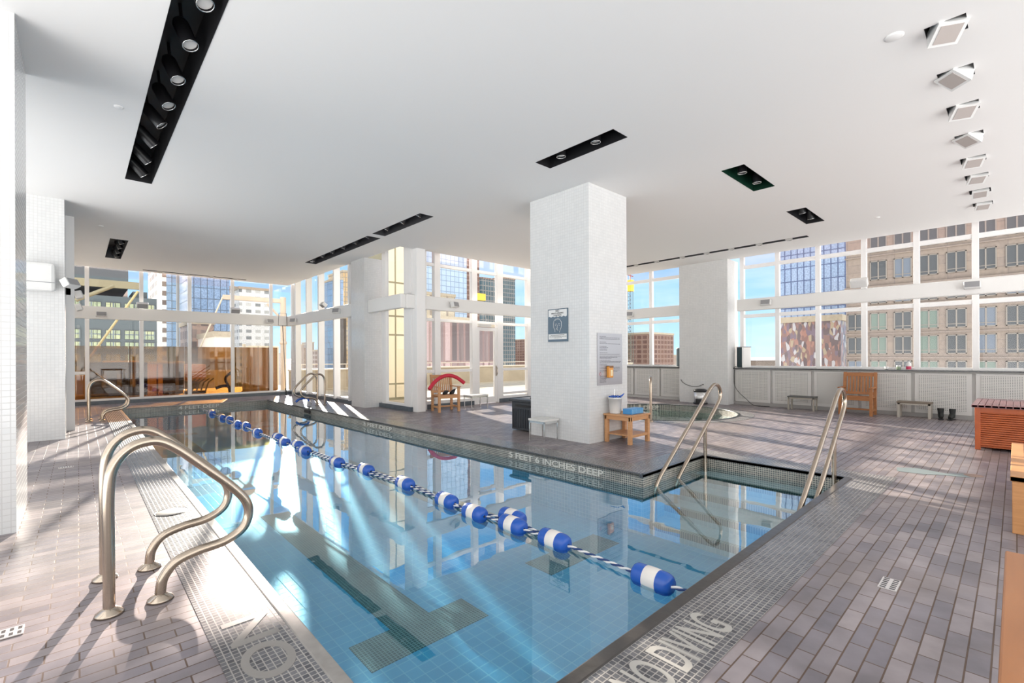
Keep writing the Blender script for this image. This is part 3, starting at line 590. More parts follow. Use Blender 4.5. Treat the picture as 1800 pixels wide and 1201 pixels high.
bench((13.72, 3.76, 0), .32, .62, .36, 'low bench with dark slate top, left of the slatted armchair', plain('dark_bench_top', (.09, .09, .085), .5), mgl)
bench((13.82, 1.56, 0), .32, .60, .36, 'low weathered wood bench between the slatted armchair and the black boots', m_grey_wood, plain('grey_leg', (.42, .39, .34), .5), lw=.05)
mwt = plain('worn_white_top', (.66, .65, .62), .4, noise=.15, scale=12)
bench((5.79, 5.46, 0), .36, .38, .36, 'small white-topped stool with chrome legs against the central pillar', mwt, m_chrome, 'shower_stool', 'stool', None, True, .018)
bench((8.05, 10.15, 0), .60, .36, .37, 'white-topped metal stool beside the pale armchair near the door', mwt, m_chrome, 'shower_stool', 'stool', None, True, .022)
# side table with shelf
t = thing('side_table', 'small square teak table with a lower shelf at the pillar corner', 'table', (6.655, 4.38, 0))
x0, x1, y0, y1 = 6.37, 6.94, 4.13, 4.63
b = MB()
for i in range(6): b.box(x0-.015+i*.1, x0-.015+i*.1+.092, y0-.01, y1+.01, .44, .465)
b.build('tabletop', m_teakL, t, .003)
for x in (x0, x1-.06):
    for y in (y0, y1-.06): MB().box(x, x+.06, y, y+.06, 0, .44).build('leg', m_teakL, t, .004)
b = MB(); b.box(x0, x1, y0+.01, y0+.035, .375, .44); b.box(x0, x1, y1-.035, y1-.01, .375, .44); b.box(x0+.01, x0+.035, y0, y1, .375, .44); b.box(x1-.035, x1-.01, y0, y1, .375, .44); b.build('apron', m_teakL, t)
b = MB(); b.box(x0+.02, x1-.02, y0+.01, y0+.04, .11, .15); b.box(x0+.02, x1-.02, y1-.04, y1-.01, .11, .15)
for i in range(6): b.box(x0+.03+i*.088, x0+.03+i*.088+.078, y0+.03, y1-.03, .13, .148)
b.build('shelf', m_teakL, t)
t = thing('bucket', 'white plastic bucket with blue cloths and a thin stick on the teak table', 'bucket', (6.50, 4.505, .465))
MB().lathe([(.001, 0), (.088, 0), (.092, .01), (.108, .24), (.114, .24), (.114, .265), (.104, .265), (.09, .02)], (6.50, 4.505, .466), 28).build('pail', m_whitepl, t)
b = MB()
for k in range(9): a = k*.7; b.tube([(6.5+.10*math.cos(a), 4.505+.10*math.sin(a), .735), (6.5+.05*math.cos(a+.6), 4.505+.05*math.sin(a+.6), .75)], .014, 7)
b.tube([(6.52, 4.45, .74), (6.58, 4.43, .755), (6.63, 4.42, .79)], [.012, .015, .006], 8); b.build('blue_cloths', m_blue, t)
MB().cyl((6.5, 4.52, .6), (6.505, 4.52, .86), .004, 6).build('stick', m_chrome, t)
t = thing('plastic_caddy', 'light blue ribbed plastic caddy box lying on the teak table', 'box', (6.68, 4.28, .465))
b = MB(); b.box(6.50, 6.86, 4.20, 4.36, .466, .555); b.build('tray', plain('sky_blue_plastic', (.05, .25, .55), .35), t, .006)
b = MB()
for i in range(9): b.box(6.52+i*.038, 6.535+i*.038, 4.193, 4.20, .475, .55)
b.build('ribs', plain('pale_blue_plastic', (.22, .48, .72), .35), t)
b = MB()
for k in range(5): b.box(6.87+.003*k, 6.915+.003*k, 4.16+.04*k, 4.2+.05*k, .466+.004*k, .472+.007*k, rz=.4*k)
tag(b.build('folded_paper', plain('paper', (.7, .62, .58), .7)), 'crumpled light papers at the right end of the teak table', 'paper')
# dark storage box
t = thing('deck_storage_box', 'dark charcoal resin storage box standing behind the central pillar', 'storage box', (6.45, 6.3, 0))
mcb = plain('charcoal_resin', (.035, .04, .048), .45, bump=.6, scale=60)
MB().box(6.13, 6.8, 6.0, 6.62, .02, .55).build('body', mcb, t, .01); MB().box(6.09, 6.84, 5.985, 6.66, .55, .60).build('lid', mcb, t, .012)
MB().box(6.105, 6.13, 6.1, 6.5, .46, .50).build('handle', m_black, t, .004)
b = MB()
for i in range(12): b.box(6.118, 6.13, 6.06+i*.046, 6.06+i*.046+.02, .06, .42)
b.build('woven_panel', mcb, t)
tag(MB().box(6.3, 6.6, 6.0, 6.3, .602, .635).build('folded_towel', m_black, None, .01), 'dark folded cloth on the lid of the charcoal storage box', 'cloth')
# red chest
t = thing('wooden_deck_chest', 'red-brown louvred wooden deck chest at the right edge', 'chest', (10.5, -.5, 0))
X0, X1, Y0, Y1, ZT = 9.76, 11.28, -1.3, .42, .63
b = MB(); b.box(X0+.04, X1, Y0, Y1-.02, .04, ZT); b.build('body', m_teakR, t)
for x in (X0, X1-.06):
    for y in (Y0, Y1-.06): MB().box(x, x+.06, y, y+.06, 0, ZT).build('corner_post', m_teakR, t, .004)
b = MB()
for i in range(16): z = .07+i*.031; b.box(X0+.012, X0+.045, Y0+.06, Y1-.06, z, z+.021, tilt=('Y', .35))
b.build('louvres', m_teakR, t); MB().box(X0+.006, X0+.04, Y0+.06, Y1-.06, ZT-.075, ZT).build('top_rail', m_teakR, t)
b = MB()
for i in range(25): b.box(X0-.03, X1+.02, Y0-.02+i*.0712, Y0-.02+i*.0712+.066, ZT, ZT+.035)
b.box(X0-.03, X0+.03, Y0-.02, Y1+.03, ZT-.005, ZT+.03); b.build('lid', m_teakTop, t, .003)
# slatted bench and table at right edge
t = thing('slatted_bench', 'low slatted teak bench cut by the right edge, nearer than the chest', 'bench', (6.4, -.3, 0))
mtb = wood('orange_teak', (.64, .32, .13), (.42, .18, .06)); X0, X1, Y0, Y1, ZT = 5.36, 7.42, -.62, .035, .45
b = MB(); b.box(X0, X1, Y1-.085, Y1, ZT-.04, ZT); b.box(X0, X1, Y0, Y0+.085, ZT-.04, ZT); b.box(X0, X0+.085, Y0, Y1, ZT-.04, ZT-.001); b.box(X1-.085, X1, Y0, Y1, ZT-.04, ZT-.001); b.build('seat_frame', mtb, t, .004)
b = MB()
for i in range(40): b.box(X0+.095+i*.0475, X0+.095+i*.0475+.036, Y0+.08, Y1-.08, ZT-.03, ZT-.006)
b.build('seat_slats', mtb, t)
for x in (X0+.01, X1-.08):
    for y in (Y0+.01, Y1-.08): MB().box(x, x+.07, y, y+.07, 0, ZT-.04).build('leg', mtb, t, .004)
b = MB(); b.box(X0+.03, X1-.03, Y1-.055, Y1-.03, .2, .25); b.box(X0+.03, X0+.055, Y0, Y1-.02, .2, .25); b.build('stretcher', mtb, t)
t = thing('wooden_table', 'smooth brown wooden tabletop at the bottom right corner of the view', 'table', (1.75, -.45, 0))
X0, X1, Y0, Y1, ZT = 1.05, 2.26, -.85, .027, .75
MB().box(X0, X1, Y0, Y1, ZT-.03, ZT).build('tabletop', wood('tabletop_wood', (.47, .19, .065), (.30, .11, .035), sc=(1.2, 9, 9), rough=.35), t, .005)
for x in (X0+.06, X1-.13):
    for y in (Y0+.06, Y1-.2): MB().box(x, x+.06, y, y+.06, 0, ZT-.03).build('leg', m_teak, t, .004)
b = MB(); b.box(X0+.1, X1-.1, Y1-.17, Y1-.15, ZT-.1, ZT-.03); b.box(X0+.1, X1-.1, Y0+.08, Y0+.1, ZT-.1, ZT-.03); b.build('apron', m_teak, t)
# ------------------------------------------------------------------ signs on the pillar
msb = plain('sign_slate_blue', (.10, .15, .20), .4); msw = plain('sign_white', (.72, .72, .71), .4); msk = plain('sign_black', (.03, .03, .035), .5)
t = thing('warning_sign', 'blue and white no breath-holding sign with a drawn face on the pillar', 'sign', (5.99, 5.3, 1.94))
MB().box(5.975, 5.999, 5.08, 5.52, 1.66, 2.22).build('sign_plate', msb, t, .002)
b = MB(); top = 2.205; ys = [5.505-.415*i/24 for i in range(25)]
wav = [2.085+.008*math.sin(i*1.35) for i in range(25)]
for i in range(24): b.quad((5.9735, ys[i], wav[i]), (5.9735, ys[i+1], wav[i+1]), (5.9735, ys[i+1], top), (5.9735, ys[i], top))
b.build('white_field', msw, t); MB().quad((5.9735, 5.505, 1.70), (5.9735, 5.095, 1.70), (5.9735, 5.095, 1.79), (5.9735, 5.505, 1.79)).build('white_footer', msw, t)
FM = lambda y, z: frame_M((5.972, y, z), (0, -1, 0), (0, 0, 1))
for tx, sz, z in (('NO', .052, 2.182), ('BREATH-HOLDING', .032, 2.143), ('CONTESTS', .036, 2.108)): text_mb(tx, sz, FM(5.3, z), .0005, bold=.0008).build('lettering', msk, t)
for z, l_ in ((1.772, .30), (1.748, .36), (1.724, .16)):
    yy = 5.3+l_/2; b = MB()
    while yy > 5.3-l_/2: s_ = random.uniform(.015, .04); b.box(5.972, 5.9732, yy, yy-s_, z-.004, z+.004); yy -= s_+.008
    b.build('small_print', msk, t)
b = MB(); fc = lambda u, v: (5.9725, 5.3-u, 1.925+v)
prof = [(-.055, -.10), (-.06, -.06), (-.085, -.02), (-.09, .04), (-.08, .085), (-.06, .11), (-.045, .10), (-.03, .13), (-.01, .11), (.01, .135), (.03, .11), (.05, .12), (.065, .09), (.085, .07), (.088, .03), (.085, -.02), (.06, -.07), (.045, -.11)]
b.tube(smooth_path([fc(*p) for p in prof], 4), .0035, 5)
for p in ([(-.05, .03), (-.03, .04), (-.015, .03)], [(.02, .03), (.035, .042), (.055, .03)], [(0, .02), (-.008, -.02), (.006, -.03)], [(-.03, -.06), (-.02, -.03), (.0, -.055), (.01, -.08)], [(-.05, .01), (-.03, .005)], [(.03, .01), (.05, .008)]): b.tube([fc(*q) for q in p], .003, 5)
b.build('face_drawing', msw, t)
t = thing('rules_sign', 'grey metal pool rules panel with fine print beside the orange dispenser', 'sign', (6.55, 4.64, 1.36))
MB().box(6.2, 6.9, 4.636, 4.649, .93, 1.79).build('sign_plate', plain('satin_grey_plate', (.45, .44, .46), .3, .6), t, .001)
random.seed(3)
for i, z in enumerate([1.735, 1.715, 1.695, 1.64, 1.615, 1.57, 1.55, 1.53, 1.51, 1.465, 1.44, 1.41, 1.39, 1.37, 1.34, 1.32, 1.30, 1.27, 1.25, 1.22, 1.20, 1.17, 1.15, 1.08, 1.06, 1.04, 1.02, 1.0, .98]):
    b = MB(); xx = 6.26; xe = 6.26+random.choice((.2, .3, .5, .56, .56)) if i < 23 else 6.42
    if i in (0, 3, 5, 9): xe = 6.26+.18
    while xx < xe: s_ = random.uniform(.012, .04); b.box(xx, xx+s_, 4.6345, 4.636, z-.003, z+.003); xx += s_+.009
    b.build('fine_print', msk, t)
MB().lathe([(.018, 0), (.024, 0), (.024, .002), (.018, .002)], (6.27, 4.634, 1.115), 18, 'Y').build('red_ring_mark', plain('sign_red', (.5, .03, .02), .4), t)
t = thing('wall_dispenser', 'small orange and white dispenser mounted on the grey rules panel', 'dispenser', (6.5, 4.62, 1.15))
MB().box(6.44, 6.56, 4.575, 4.635, 1.05, 1.24).build('body', plain('orange_plastic', (.72, .30, .05), .35), t, .012)
MB().box(6.445, 6.555, 4.57, 4.634, 1.215, 1.25).build('cap', plain('brown_plastic', (.22, .10, .04), .4), t, .006); MB().box(6.475, 6.53, 4.572, 4.576, 1.08, 1.18).build('label_patch', plain('pale_label', (.8, .7, .45), .4), t)
# ------------------------------------------------------------------ units on the sill
def purifier(y0, y1, label, cord):
    t = thing('air_purifier', label, 'air purifier', (14.22, (y0+y1)/2, 1.06), 'air purifiers on the black sill')
    def mt(nm, col, r): return bpy.data.materials.get(nm) or plain(nm, col, r)
    ym = (y0+y1)/2; P_ = [MB().box(14.12, 14.36, ym-.15, ym+.15, 1.062, 1.66).build('casing', m_whitepl, t, .02), MB().box(14.10, 14.122, ym-.12, ym+.13, 1.08, 1.65).build('dark_grille', mt('dark_green_grille', (.03, .06, .07), .3), t, .004),
          MB().box(14.11, 14.37, ym-.155, ym+.155, 1.655, 1.675).build('top_cap', mt('grey_cap', (.25, .26, .27), .4), t, .006), MB().box(14.095, 14.122, ym-.15, ym-.12, 1.07, 1.66).build('edge_strip', m_whitepl, t)]
    for p_ in P_: p_.rotation_euler = (0, 0, -.62)
    MB().tube(smooth_path(cord, 6), .008, 6).build('power_cord', mcord, t)
mcord = plain('black_cord', (.02, .02, .02), .5)
purifier(5.24, 5.58, 'dark-fronted white air purifier on the sill right of the tiled pillar', [(14.075, 5.55, 1.09), (14.03, 5.58, 1.07), (14.03, 5.60, .8), (14.02, 5.58, .55), (14.0, 5.45, .35), (13.98, 5.25, .18), (13.92, 5.05, .03), (13.9, 4.85, .012), (13.9, 4.6, .012)])
purifier(7.12, 7.5, 'air purifier on the sill half hidden left of the tiled pillar', [(14.07, 7.2, 1.09), (14.03, 7.16, 1.06), (13.8, 7.15, .85), (13.64, 7.0, .62), (13.645, 6.75, .5), (13.65, 6.5, .50), (13.63, 6.37, .55)])
t = thing('power_outlet', 'white wall outlet low on the right tiled pillar', 'outlet', (13.665, 6.35, .53)); MB().box(13.655, 13.669, 6.31, 6.39, .47, .60).build('plate', m_whitepl, t, .003); MB().box(13.64, 13.656, 6.335, 6.365, .54, .575).build('plug', mcord, t)
t = thing('pedal_bin', 'small round white pedal bin with dark lid at the foot of the tiled pillar', 'bin', (13.42, 6.32, 0))
MB().lathe([(.001, .0), (.18, .0), (.18, .34), (.001, .34)], (13.42, 6.32, .03), 28).build('body', plain('steel_bin', (.7, .7, .7), .25, .5), t); MB().lathe([(.19, 0), (.2, .02), (.2, .05), (.12, .08), (.001, .085)], (13.42, 6.32, .36), 28).build('lid', m_black, t)
MB().lathe([(.001, 0), (.2, .0), (.2, .04), (.18, .045)], (13.42, 6.32, 0), 28).build('base', m_black, t); MB().box(13.22, 13.26, 6.2, 6.38, .02, .16).build('pedal', m_black, t, .01)
t = thing('lotion_bottle', 'white bottle with pink red label on the black window sill', 'bottle', (14.15, 1.70, 1.06)); MB().lathe([(.001, 0), (.045, 0), (.048, .01), (.048, .14), (.035, .17), (.018, .185), (.018, .20)], (14.15, 1.70, 1.061), 20).build('bottle_body', m_whitepl, t)
MB().lathe([(.02, 0), (.02, .03), (.001, .032)], (14.15, 1.70, 1.258), 14).build('cap', m_greylens, t); MB().lathe([(.0485, 0), (.0488, .002), (.0488, .07), (.0485, .072)], (14.15, 1.70, 1.075), 20).build('label_band', plain('crimson', (.5, .03, .10), .4), t)
t = thing('glass_jar', 'small glass jar with white lid beside the lotion bottle on the sill', 'jar', (14.15, 1.88, 1.06)); MB().lathe([(.001, 0), (.042, 0), (.042, .08)], (14.15, 1.88, 1.061), 20).build('jar_body', plain('green_glass_jar', (.35, .45, .33), .15), t); MB().lathe([(.045, 0), (.045, .028), (.001, .028)], (14.15, 1.88, 1.14), 20).build('jar_lid', m_whitepl, t)
t = thing('paper_cup', 'short white cup on the sill left of the glass jar', 'cup', (14.13, 2.10, 1.06)); MB().lathe([(.001, 0), (.03, 0), (.045, .075), (.04, .075), (.028, .01)], (14.13, 2.10, 1.061), 20).build('cup_body', m_whitepl, t); MB().lathe([(.034, 0), (.036, .01)], (14.13, 2.10, 1.066), 20).build('cup_base', m_base, t)
tag(MB().box(14.07, 14.2, 2.16, 2.34, 1.061, 1.072, rz=.1).build('folded_napkin', m_whitepl, None, .004), 'flat white napkin left of the cup on the black sill', 'napkin')
# black boots
def boot(x, y, rz, label):
    t = thing('boot', label, 'boot', (x, y, 0), 'pair of black boots by the right-hand panels'); t.rotation_euler = (0, 0, rz); W[t.name] = Vector()
    MB().box(-.15, .13, -.045, .045, 0, .025).build('sole', m_black, t, .01)
    MB().tube([(-.12, 0, .05), (-.06, 0, .065), (.02, 0, .09), (.07, 0, .14)], [.03, .045, .05, .045], 14).build('foot', mfin, t)
    MB().tube([(.07, 0, .05), (.07, 0, .15), (.075, 0, .24)], [.045, .05, .058], 14).build('shaft', mfin, t); MB().tube([(.0, -.04, .11), (.0, .04, .11), (.03, -.03, .15), (.03, .03, .15)], .005, 6).build('lace', m_black, t)
boot(13.78, 1.12, .1, 'left one of the pair of black boots standing by the panels'); boot(13.78, .95, -.15, 'right one of the pair of black boots, nearer the red chest')
# ------------------------------------------------------------------ beam floodlights
def flood(loc, rz, label, tl=.25, big=1.0, lens=m_greylens):
    t = thing('beam_floodlight', label, 'floodlight', loc, 'white floodlights on the window beams'); W[t.name] = Vector(); t.rotation_euler = (0, 0, rz)
    R = Matrix.Rotation(-tl, 4, 'X'); w_, h_, d_ = .13*big, .075*big, .09*big; off = Vector((0, -.12, 0))
    def tb(x0, x1, y0, y1, z0, z1):
        b = MB().box(x0, x1, y0, y1, z0, z1); b.v = [R @ Vector(v)+off for v in b.v]; return b
    h = tb(-w_, w_, -d_*.3, d_, -h_, h_).build('lamp_head', m_whitepl, t, .015); tb(-w_*.86, w_*.86, -d_*.3-.006, -d_*.3, -h_*.8, h_*.8).build('lens', lens, h)
    MB().cyl((0, -.1, 0), (0, -.005, 0), .022, 12).build('bracket', m_whitepl, t); MB().lathe([(.001, -.012), (.045, -.012), (.05, 0)], (0, 0, 0), 18, 'Y').build('mount_plate', m_whitepl, t)
flood((.52, 18.97, 2.76), 0, 'small white floodlight on the far beam, leftmost below its top edge'); flood((5.2, 18.97, 2.78), .3, 'small grey-faced floodlight on the far beam near the corner column')
flood((1.5, 18.97, 3.08), 0, 'white box uplight on top of the far beam, left one', -.5, 1.15); flood((4.1, 18.97, 3.08), 0, 'white box uplight on top of the far beam, right one', -.5, 1.15)
flood((5.87, 18.05, 2.78), -math.pi/2+.5, 'floodlight on the side beam beside the corner column'); flood((5.87, 15.1, 3.08), -math.pi/2, 'white uplight tipped up on top of the side beam', -.9); flood((5.87, 14.15, 2.84), -math.pi/2+.5, 'floodlight on the side beam next to the back pillar')
flood((7.5, 10.49, 2.84), .35, 'floodlight on the beam above the pale armchair and door'); flood((13.79, 8.95, 2.84), -math.pi/2+.4, 'floodlight on the right beam just right of the central pillar')
flood((13.79, 4.62, 2.86), -math.pi/2, 'floodlight on the right beam nearest the tiled pillar with purifier'); flood((13.79, 2.55, 3.12), -math.pi/2, 'taller white uplight on top of the right beam above the armchair', -.6, 1.3, m_whitepl); flood((13.79, .62, 2.87), -math.pi/2, 'floodlight on the right beam above the red chest')
flood((-.17, 11.30, 2.74), .9, 'upper floodlight beside the white box on the far-left pillar', .5); flood((-.08, 13.0, 2.72), math.pi/2, 'middle floodlight of three behind the far-left pillar', .3); flood((-.08, 14.7, 2.6), math.pi/2, 'lower floodlight of three behind the far-left pillar', .3)
t = thing('emergency_light_box', 'white rounded wall box high on the far-left tiled pillar', 'wall box', (-.5, 11.3, 2.8)); MB().box(-.72, -.28, 11.17, 11.349, 2.56, 3.04).build('housing', m_whitepl, t, .05); MB().box(-.72, -.285, 11.165, 11.172, 2.70, 2.71).build('seam', m_greylens, t)
# ------------------------------------------------------------------ deck drains
mdr = plain('drain_plate', (.70, .66, .64), .3, .3)
def drain(x, y, w_, h_, label, n=6, m=2):
    t = thing('floor_drain', label, 'drain', (x, y, .004), None); MB().box(x-w_, x+w_, y-h_, y+h_, .001, .006).build('grate', mdr, t); b = MB()
    for i in range(n):
        for j in range(m): cx_ = x-w_+(i+.5)*2*w_/n; cy_ = y-h_+(j+.5)*2*h_/m; b.box(cx_-w_/n*.5, cx_+w_/n*.5, cy_-h_/m*.6, cy_+h_/m*.6, .006, .0065)
    b.build('slots', m_black, t)
drain(3.63, .53, .09, .045, 'small rectangular metal drain grate on the near right deck'); drain(-.30, 3.50, .09, .055, 'rectangular metal drain grate at the lower left of the deck'); drain(-.12, 8.35, .07, .05, 'dull drain grate on the left deck between the pillars')
t = thing('skimmer_cover', 'round skimmer lid set in the mosaic strip left of the pool', 'skimmer lid', (.62, 5.24, .004)); MB().lathe([(.001, .006), (.105, .006), (.115, .002), (.12, 0)], (.62, 5.24, .0035), 32).build('lid', m_copl, t); MB().lathe([(.121, .0), (.127, .004), (.133, 0)], (.62, 5.24, .0035), 32).build('ring', m_coping, t)
t = thing('skimmer_opening', 'dark rectangular skimmer slot in the far right pool wall', 'skimmer', (4.66, 13.4, -.1)); MB().box(4.648, 4.672, 13.18, 13.62, -.125, -.045).build('slot', m_black, t)
b = MB(); b.poly([[(7.25, .98), (7.5, 1.02), (7.62, .82), (7.52, .58), (7.66, .42), (7.45, .36), (7.38, .6), (7.28, .74)]], .0025); struct(b.build('floor_repair_patch', plain('patch_mortar', (.20, .24, .24), .5)))
tag(MB().lathe([(.001, .004), (.08, .004), (.09, 0)], (7.62, .34, .001), 20).build('rusty_cleanout', plain('rusty_cap', (.30, .20, .15), .5, noise=.4)), 'rusty round cap beside the grey patch on the right deck', 'floor cap')
# ------------------------------------------------------------------ terrace outside the glass
m_terr = tiles('terrace_paving', (.56, .47, .32), (.50, .42, .28), (.30, .25, .18), .6, .6, .01, 'XY', rough=.7, var=.15, bump=0)
m_conc = plain('tan_concrete', (.42, .35, .25), .8, noise=.25, scale=1.5)
m_cap = plain('parapet_cap_stone', (.66, .58, .46), .6)
struct(MB().box(-9, 34, 19.45, 27, -.5, -.06).build('terrace_back', m_terr)); struct(MB().box(6.6, 34, 11.2, 19.45, -.5, -.06).build('terrace_side', m_terr))
def hedge_wall(x0, x1, y, h, label):
    t = thing('parapet_wall', label, 'parapet', (x0, y, -.06)); MB().box(x0, x1, y, y+.3, -.06, h).build('wall_body', m_conc, t); MB().box(x0-.03, x1+.03, y-.05, y+.35, h, h+.07).build('coping', m_cap, t)
    b = MB(); b.cyl((x0, y+.15, h+.27), (x1, y+.15, h+.27), .02, 8); x = x0+.5
    while x < x1: b.cyl((x, y+.15, h+.05), (x, y+.15, h+.27), .015, 6); x += 2.0
    b.build('handrail', m_cap, t)
hedge_wall(6.7, 33, 21.2, .84, 'tan terrace parapet with pale cap and rail beyond the door')
t = thing('reflection_sheet', 'tall amber tinted sheet added beyond the far windows in place of a reflection', 'reflection sheet', (2, 20.6, -.06))  # amber reflection in the far windows, built as an added tinted sheet
for i in range(5): x = -1.9+i*1.58; MB().box(x, x+1.57, 20.6, 20.615, -.05, 1.83).build('amber_panel', m_amber, t)
def part(t, nm, mat, *a, bevel=0): return MB().box(*a).build(nm, mat, t, bevel)
def xat(px, Y): u = (px-900)/FPX; d = fw+rt*u; return Y*d.x/d.y
def yat(px, X): u = (px-900)/FPX; d = fw+rt*u; return X*d.y/d.x
def dY(px, Y): u = (px-900)/FPX; return Y/(fw+rt*u).y
def dX(px, X): u = (px-900)/FPX; return X/(fw+rt*u).x
ocre = plain('orange_cabinet_paint', (1.0, .60, .20), .5); dkbr = plain('dark_bronze', (.055, .035, .02), .5); olive = plain('olive_steel', (.30, .27, .17), .6); ylw = plain('yellow_paint', (.85, .60, .05), .5); cream = plain('cream_panel_paint', (.80, .70, .50), .6)
pipe = plain('beige_pipe_paint', (.66, .54, .42), .5); wtan = plain('pale_ribbed_metal', (.70, .64, .50), .5)
t = thing('mechanical_shed', 'dark brown rooftop machine room behind the amber glass, left part', 'shed', (0, 24, -.06))
part(t, 'shed_body', dkbr, xat(150, 24), xat(322, 24), 24, 25.5, -.06, zat(240, 637, dY(240, 24))); part(t, 'shed_roof_edge', cream, xat(185, 24)-.05, xat(245, 24), 23.9, 25.6, zat(240, 637, dY(240, 24)), zat(240, 634.5, dY(240, 24)))
for px in (178, 205, 228): part(t, 'vent_box', olive, xat(px, 24), xat(px+8, 24), 23.8, 24, .3, .8)
t = thing('equipment_cabinet', 'orange equipment cabinet behind the amber glass', 'cabinet', (2, 23.4, -.06))
for a, c_ in ((262, 275), (278, 286)): part(t, 'cabinet_door', ocre, xat(a, 22.9), xat(c_, 22.9), 22.9, 23.5, -.06, zat(268, 640, dY(268, 23.2)))
part(t, 'cabinet_top', cream, xat(262, 22.9), xat(325, 22.9), 22.85, 23.5, zat(268, 639, dY(268, 23.2)), zat(268, 636, dY(268, 23.2)))
t = thing('orange_generator', 'orange generator box with pipes, right of the orange cabinet', 'generator', (3.5, 23.4, -.06)); part(t, 'casing', ocre, xat(328, 23.4), xat(362, 23.4), 23.4, 24, .45, 1.15, bevel=.03)
b = MB()
for k in range(5): x = xat(328+8*k, 23.4); b.tube([(x, 23.3, .02), (x+.1, 23.25, .4), (x+.3, 23.3, .55)], .03, 8)
b.build('pipes', olive, t); part(t, 'skid', dkbr, xat(328, 23.4), xat(362, 23.4), 23.4, 24, -.06, .05)
tag(MB().box(xat(132, 21.5), xat(152, 21.5), 21.5, 21.9, -.06, zat(140, 660, dY(140, 21.5))).build('yellow_barrier', ylw, None, .03), 'yellow barrier on the terrace behind the leftmost window', 'barrier')
t = thing('window_washing_davit', 'beige tubular roof davit with horizontal arm outside the corner column', 'davit', (6.3, 21.9, -.06)); D = dY(498, 21.9); X = xat(498, 21.9)
MB().cyl((X, 21.9, -.06), (X, 21.9, zat(498, 523, D)), .12, 20).build('mast', pipe, t); xa = xat(392, 21.9); za = zat(445, 526, dY(445, 21.9))
MB().box(xa, X, 21.82, 21.98, za-.09, za+.09).build('arm', pipe, t, .01); MB().tube([(X-.1, 21.9, za-.75), (xat(470, 21.9), 21.9, za-.15)], .05, 8).build('strut', pipe, t)
MB().tube([(xa, 21.9, za), (xat(352, 21.9), 21.95, zat(352, 612, dY(352, 21.9)))], .03, 8).build('cable', wtan, t)
MB().lathe([(.12, 0), (.15, .02), (.15, .12), (.12, .14)], (X, 21.9, 2.0), 20).build('collar', pipe, t)
t = thing('steel_davit_beam', 'olive steel crane beam with a diagonal brace above the left windows', 'crane beam', (0, 22.5, -.06)); za = zat(190, 499, dY(190, 22.5))
MB().box(xat(100, 22.5), xat(246, 22.5), 22.45, 22.6, za-.13, za+.13).build('beam', olive, t); MB().tube([(xat(201, 22.5), 22.5, za-.05), (xat(133, 22.5), 22.5, zat(133, 528, dY(133, 22.5)))], .07, 8).build('brace', olive, t)
MB().tube([(xat(243, 22.5), 22.5, zat(243, 512, dY(243, 22.5))), (xat(160, 22.5), 22.6, zat(160, 626, dY(160, 22.5)))], .04, 8).build('cable_pole', plain('straw_pole', (.6, .5, .25), .6), t)
MB().cyl((xat(100, 22.5)-.1, 22.52, -.06), (xat(100, 22.5)-.1, 22.52, za+.1), .12, 14).build('mast', olive, t)
t = thing('ribbed_bulkhead', 'pale ribbed metal bulkhead behind the amber glass, near the corner', 'bulkhead', (5, 23, -.06))
for i in range(6): a = 437+9*i; part(t, 'panel', wtan, xat(a, 23), xat(a+8.2, 23), 23+.06*(i % 2), 24, -.06, 1.95)
t = thing('valve_standpipe', 'white standpipe rising behind the amber glass left of the bulkhead', 'pipe', (4.6, 22.4, -.06)); X = xat(429, 22.4); MB().cyl((X, 22.4, -.06), (X, 22.4, 2.0), .07, 14).build('pipe', wtan, t); MB().lathe([(.07, 0), (.11, .01), (.11, .05), (.07, .06)], (X, 22.4, 1.0), 16).build('flange', wtan, t)
t = thing('pump_manifold', 'dark curved pipe manifold on the terrace before the standpipe', 'pump', (4.2, 21.6, -.06)); X = xat(402, 21.6)
MB().tube(smooth_path([(X-.45, 21.6, .22), (X-.2, 21.6, .3), (X, 21.6, .25), (X+.05, 21.6, -.05)], 5), .06, 10).build('elbow', dkbr, t); MB().tube(smooth_path([(X, 21.6, .25), (X-.12, 21.6, .6), (X+.1, 21.6, .85)], 5), .05, 10).build('riser', dkbr, t)
# cream bulkhead seen through the return window
t = thing('stair_bulkhead', 'cream panelled stair bulkhead outside the narrow return window', 'bulkhead', (8.2, 14.5, -.06)); yb = 14.6; xa, xb = xat(672, yb), xat(733, yb)
part(t, 'bulkhead_core', olive, xa, xb, yb+.03, yb+2.2, -.06, 5.6)
cols = [672, 695, 712, 733]; zs = [-.06, .35, 2.02, 3.0, 3.7, 5.6]
cols = [xat(c_, yb) for c_ in (672, 695.5, 716, 733)]; zs = [0, zat(695, 675, dY(695, yb)), zat(695, 589, dY(695, yb)), zat(695, 556, dY(695, yb)), zat(695, 497, dY(695, yb)), 5.6]
for i in range(3):
    for j in range(5): part(t, 'cladding_panel', cream, cols[i]+.03, cols[i+1]-.03, yb, yb+.04, zs[j]+.03, zs[j+1]-.03)
